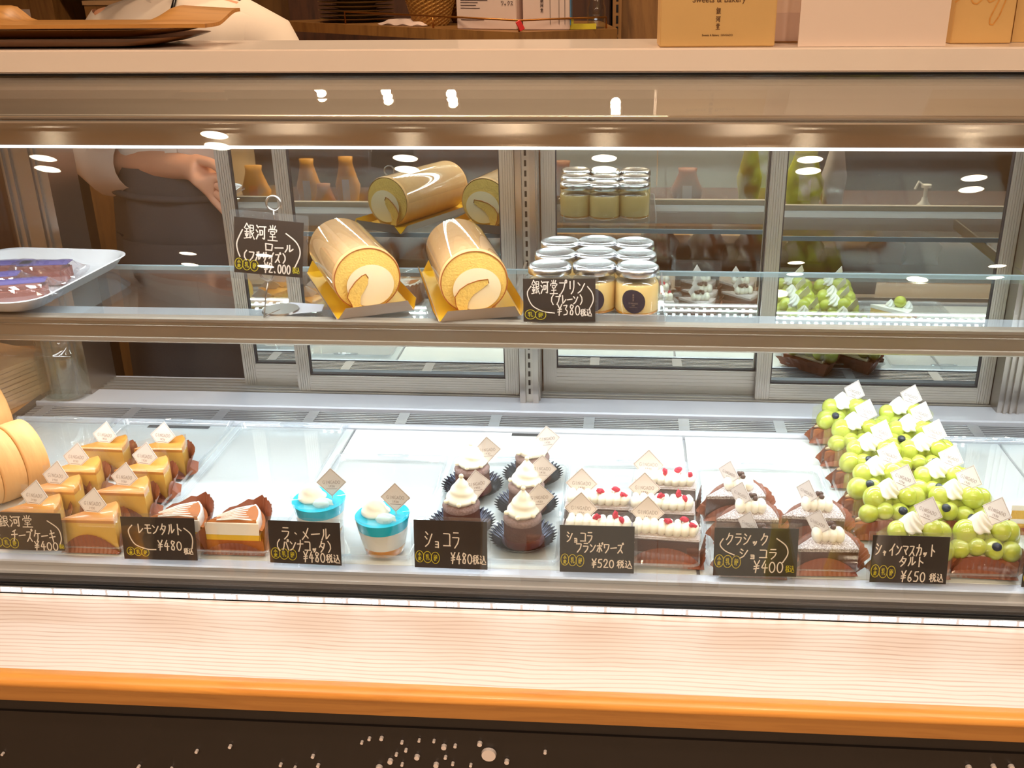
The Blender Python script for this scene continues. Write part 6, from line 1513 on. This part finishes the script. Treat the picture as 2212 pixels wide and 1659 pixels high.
grid_surface(bm, rows); finish('apron_pocket', bm, M['apron'], ap, True)
bm = bmesh.new()
for s in (-1, 1): tube(bm, [(s*.085, 0, .86), (s*.09, -.005, .6), (s*.092, -.008, .42), (s*.092, .008, .10)], [.105, .085, .072, .062], 20)
finish('trousers', bm, M['trouser'], pe, True)

# ================================================================== CUSTOMER SIDE, SEEN IN THE DOOR MIRRORS
def mir(px, py, D, z=None):
    """spot behind the camera whose reflection in the mirror doors falls at this place of the photograph"""
    p = PY(px, py, 2*1.645+D); return Vector((p.x, -D, p.z))
gd = thing('display_table', 'low customer side display table mirrored in the sliding doors', 'table', (0, -1.3, 0))
wbox(gd, 'table_top', M['dark_wood'], -1.9, 2.2, -1.75, -.90, .300, .325)
wbox(gd, 'back_panel', M['grey_panel'], -.55, .14, -1.74, -1.71, .3255, .95)
wbox(gd, 'back_panel', M['grey_panel'], .145, .90, -1.74, -1.71, .3255, .95)
wbox(gd, 'back_panel', M['dark_wood'], -1.9, -.56, -1.74, -1.71, .3255, .95)
wbox(gd, 'back_panel', M['dark_grey'], .905, 2.2, -1.74, -1.71, .3255, .95)
for x in (-1.8, 0.1, 2.1): wbox(gd, 'leg', M['dark_wood'], x-.03, x+.03, -1.7, -.95, 0, .2995)
wbox(gd, 'lower_shelf', M['dark_wood'], -1.9, 2.2, -1.72, -.98, .06, .08)
def pouch(label, px, D, w, h, m, z, group, tagm=None):
    p = mir(px, 400, D); t = thing('snack_pouch', label, 'snack bag', (p.x, -D, z), 0, group)
    bm = bmesh.new(); rows = []
    for i in range(11):
        q = i/10; ww = w*(.5-.06*math.sin(q*9) if q < .6 else .47*(1-(q-.6)/.4*.55+.25*max(0, (q-.88)/.12))); dd = .028*math.sin(PI*(.12+.88*(1-q)))+.004
        rows.append([(ww*math.copysign(abs(math.cos(a))**.7, math.cos(a))*(1+.04*math.sin(5*a+q*7)), dd*math.sin(a), h*q+.001) for a in np.linspace(0, 2*PI, 22, endpoint=False)])
    V = grid_surface(bm, rows, close_v=True); bm.faces.new(V[-1]); bm.faces.new(list(reversed(V[0]))); finish('bag', bm, m, t, True)
    if tagm:
        bm = bmesh.new(); bx(bm, -w*.16, w*.16, .031, .033, h*.25, h*.62); finish('label_tag', bm, tagm, t)
    return t
G1 = 'snack bags on the customer side table'
for i, (px, w, h, m, tg, D) in enumerate([(545, .12, .22, M['bag_yellow'], M['orange_tag'], 1.05), (668, .10, .24, M['bag_yellow'], M['bag_pale'], 1.15), (752, .10, .25, M['bag_yellow'], M['bag_pale'], 1.15), (700, .09, .16, M['bag_brown'], None, 1.0),
                                       (1215, .10, .22, M['bag_brown'], None, 1.2), (1485, .13, .19, M['bag_brown'], M['bag_pale'], 1.2), (1620, .10, .30, M['bag_green'], None, 1.2), (1735, .16, .30, M['bag_green'], M['bag_pale'], 1.15), (1800, .10, .32, M['bag_pale'], None, 1.25)]):
    pouch(['orange tagged yellow snack bag, leftmost in the mirrored doors', 'tall yellow snack bag with a pale label, reflected left of the roll cake', 'second tall yellow snack bag with pale label, reflected by the roll cake', 'short brown snack bag reflected in front of the tall yellow ones',
           'brown snack bag reflected beside the centre post', 'pointed brown snack bag with pale label, reflected right of the jars', 'narrow green snack bag reflected before the fourth door stile', 'broad green snack bag with pale label, reflected in the right door', 'pale upright bag reflected next to the broad green one'][i],
          px, D, w, h, m, .3255, G1, tg)
G2 = 'snack bags on the lower customer shelf'
for i, (px, m) in enumerate([(690, M['bag_brown']), (870, M['bag_brown']), (1010, M['bag_pale']), (1430, M['bag_brown']), (1535, M['bag_brown']), (1640, M['bag_brown']), (1750, M['bag_green']), (1930, M['bag_brown']), (2010, M['bag_pale'])]):
    pouch('low shelf snack bag mirrored below the glass shelf, number %s from the left' % ['one', 'two', 'three', 'four', 'five', 'six', 'seven', 'eight', 'nine'][i], px, 1.25, .16, .17, m, .0805, G2)
sg = thing('dark_sign', 'dark framed sign reflected above the roll cake in the left mirror door', 'sign', mir(838, 350, 1.4), 0)
sg.location.z = .3255
bm = bmesh.new(); bx(bm, -.11, .11, 0, .01, .19, .42); finish('sign_board', bm, M['dark_grey'], sg)
bm = bmesh.new(); bx(bm, -.006, .006, -.004, .010, .0003, .1895); bx(bm, -.05, .05, -.03, .03, .0002, .004); finish('stand', bm, M['dark_grey'], sg)
pp = mir(2000, 402, .95)
pu = thing('pump_bottle', 'white pump bottle reflected in the right mirror door', 'bottle', (pp.x, -.95, .3255))
hz = pp.z-.3255
bm = bmesh.new(); lathe(bm, [(0, .0004), (.035, .0004), (.037, .004), (.037, hz-.085), (.014, hz-.06), (.012, hz-.045), (0, hz-.045)], 28); finish('bottle_body', bm, M['white_plastic'], pu, True, 50)
bm = bmesh.new(); lathe(bm, [(0, hz-.0448), (.008, hz-.0448), (.008, hz-.005), (.021, hz-.004), (.021, hz+.008), (0, hz+.010)], 24); tube(bm, [(-.012, 0, hz+.004), (-.032, 0, hz+.020), (-.044, 0, hz-.012)], .0055, 10); finish('pump_head', bm, M['white_plastic'], pu, True, 50)
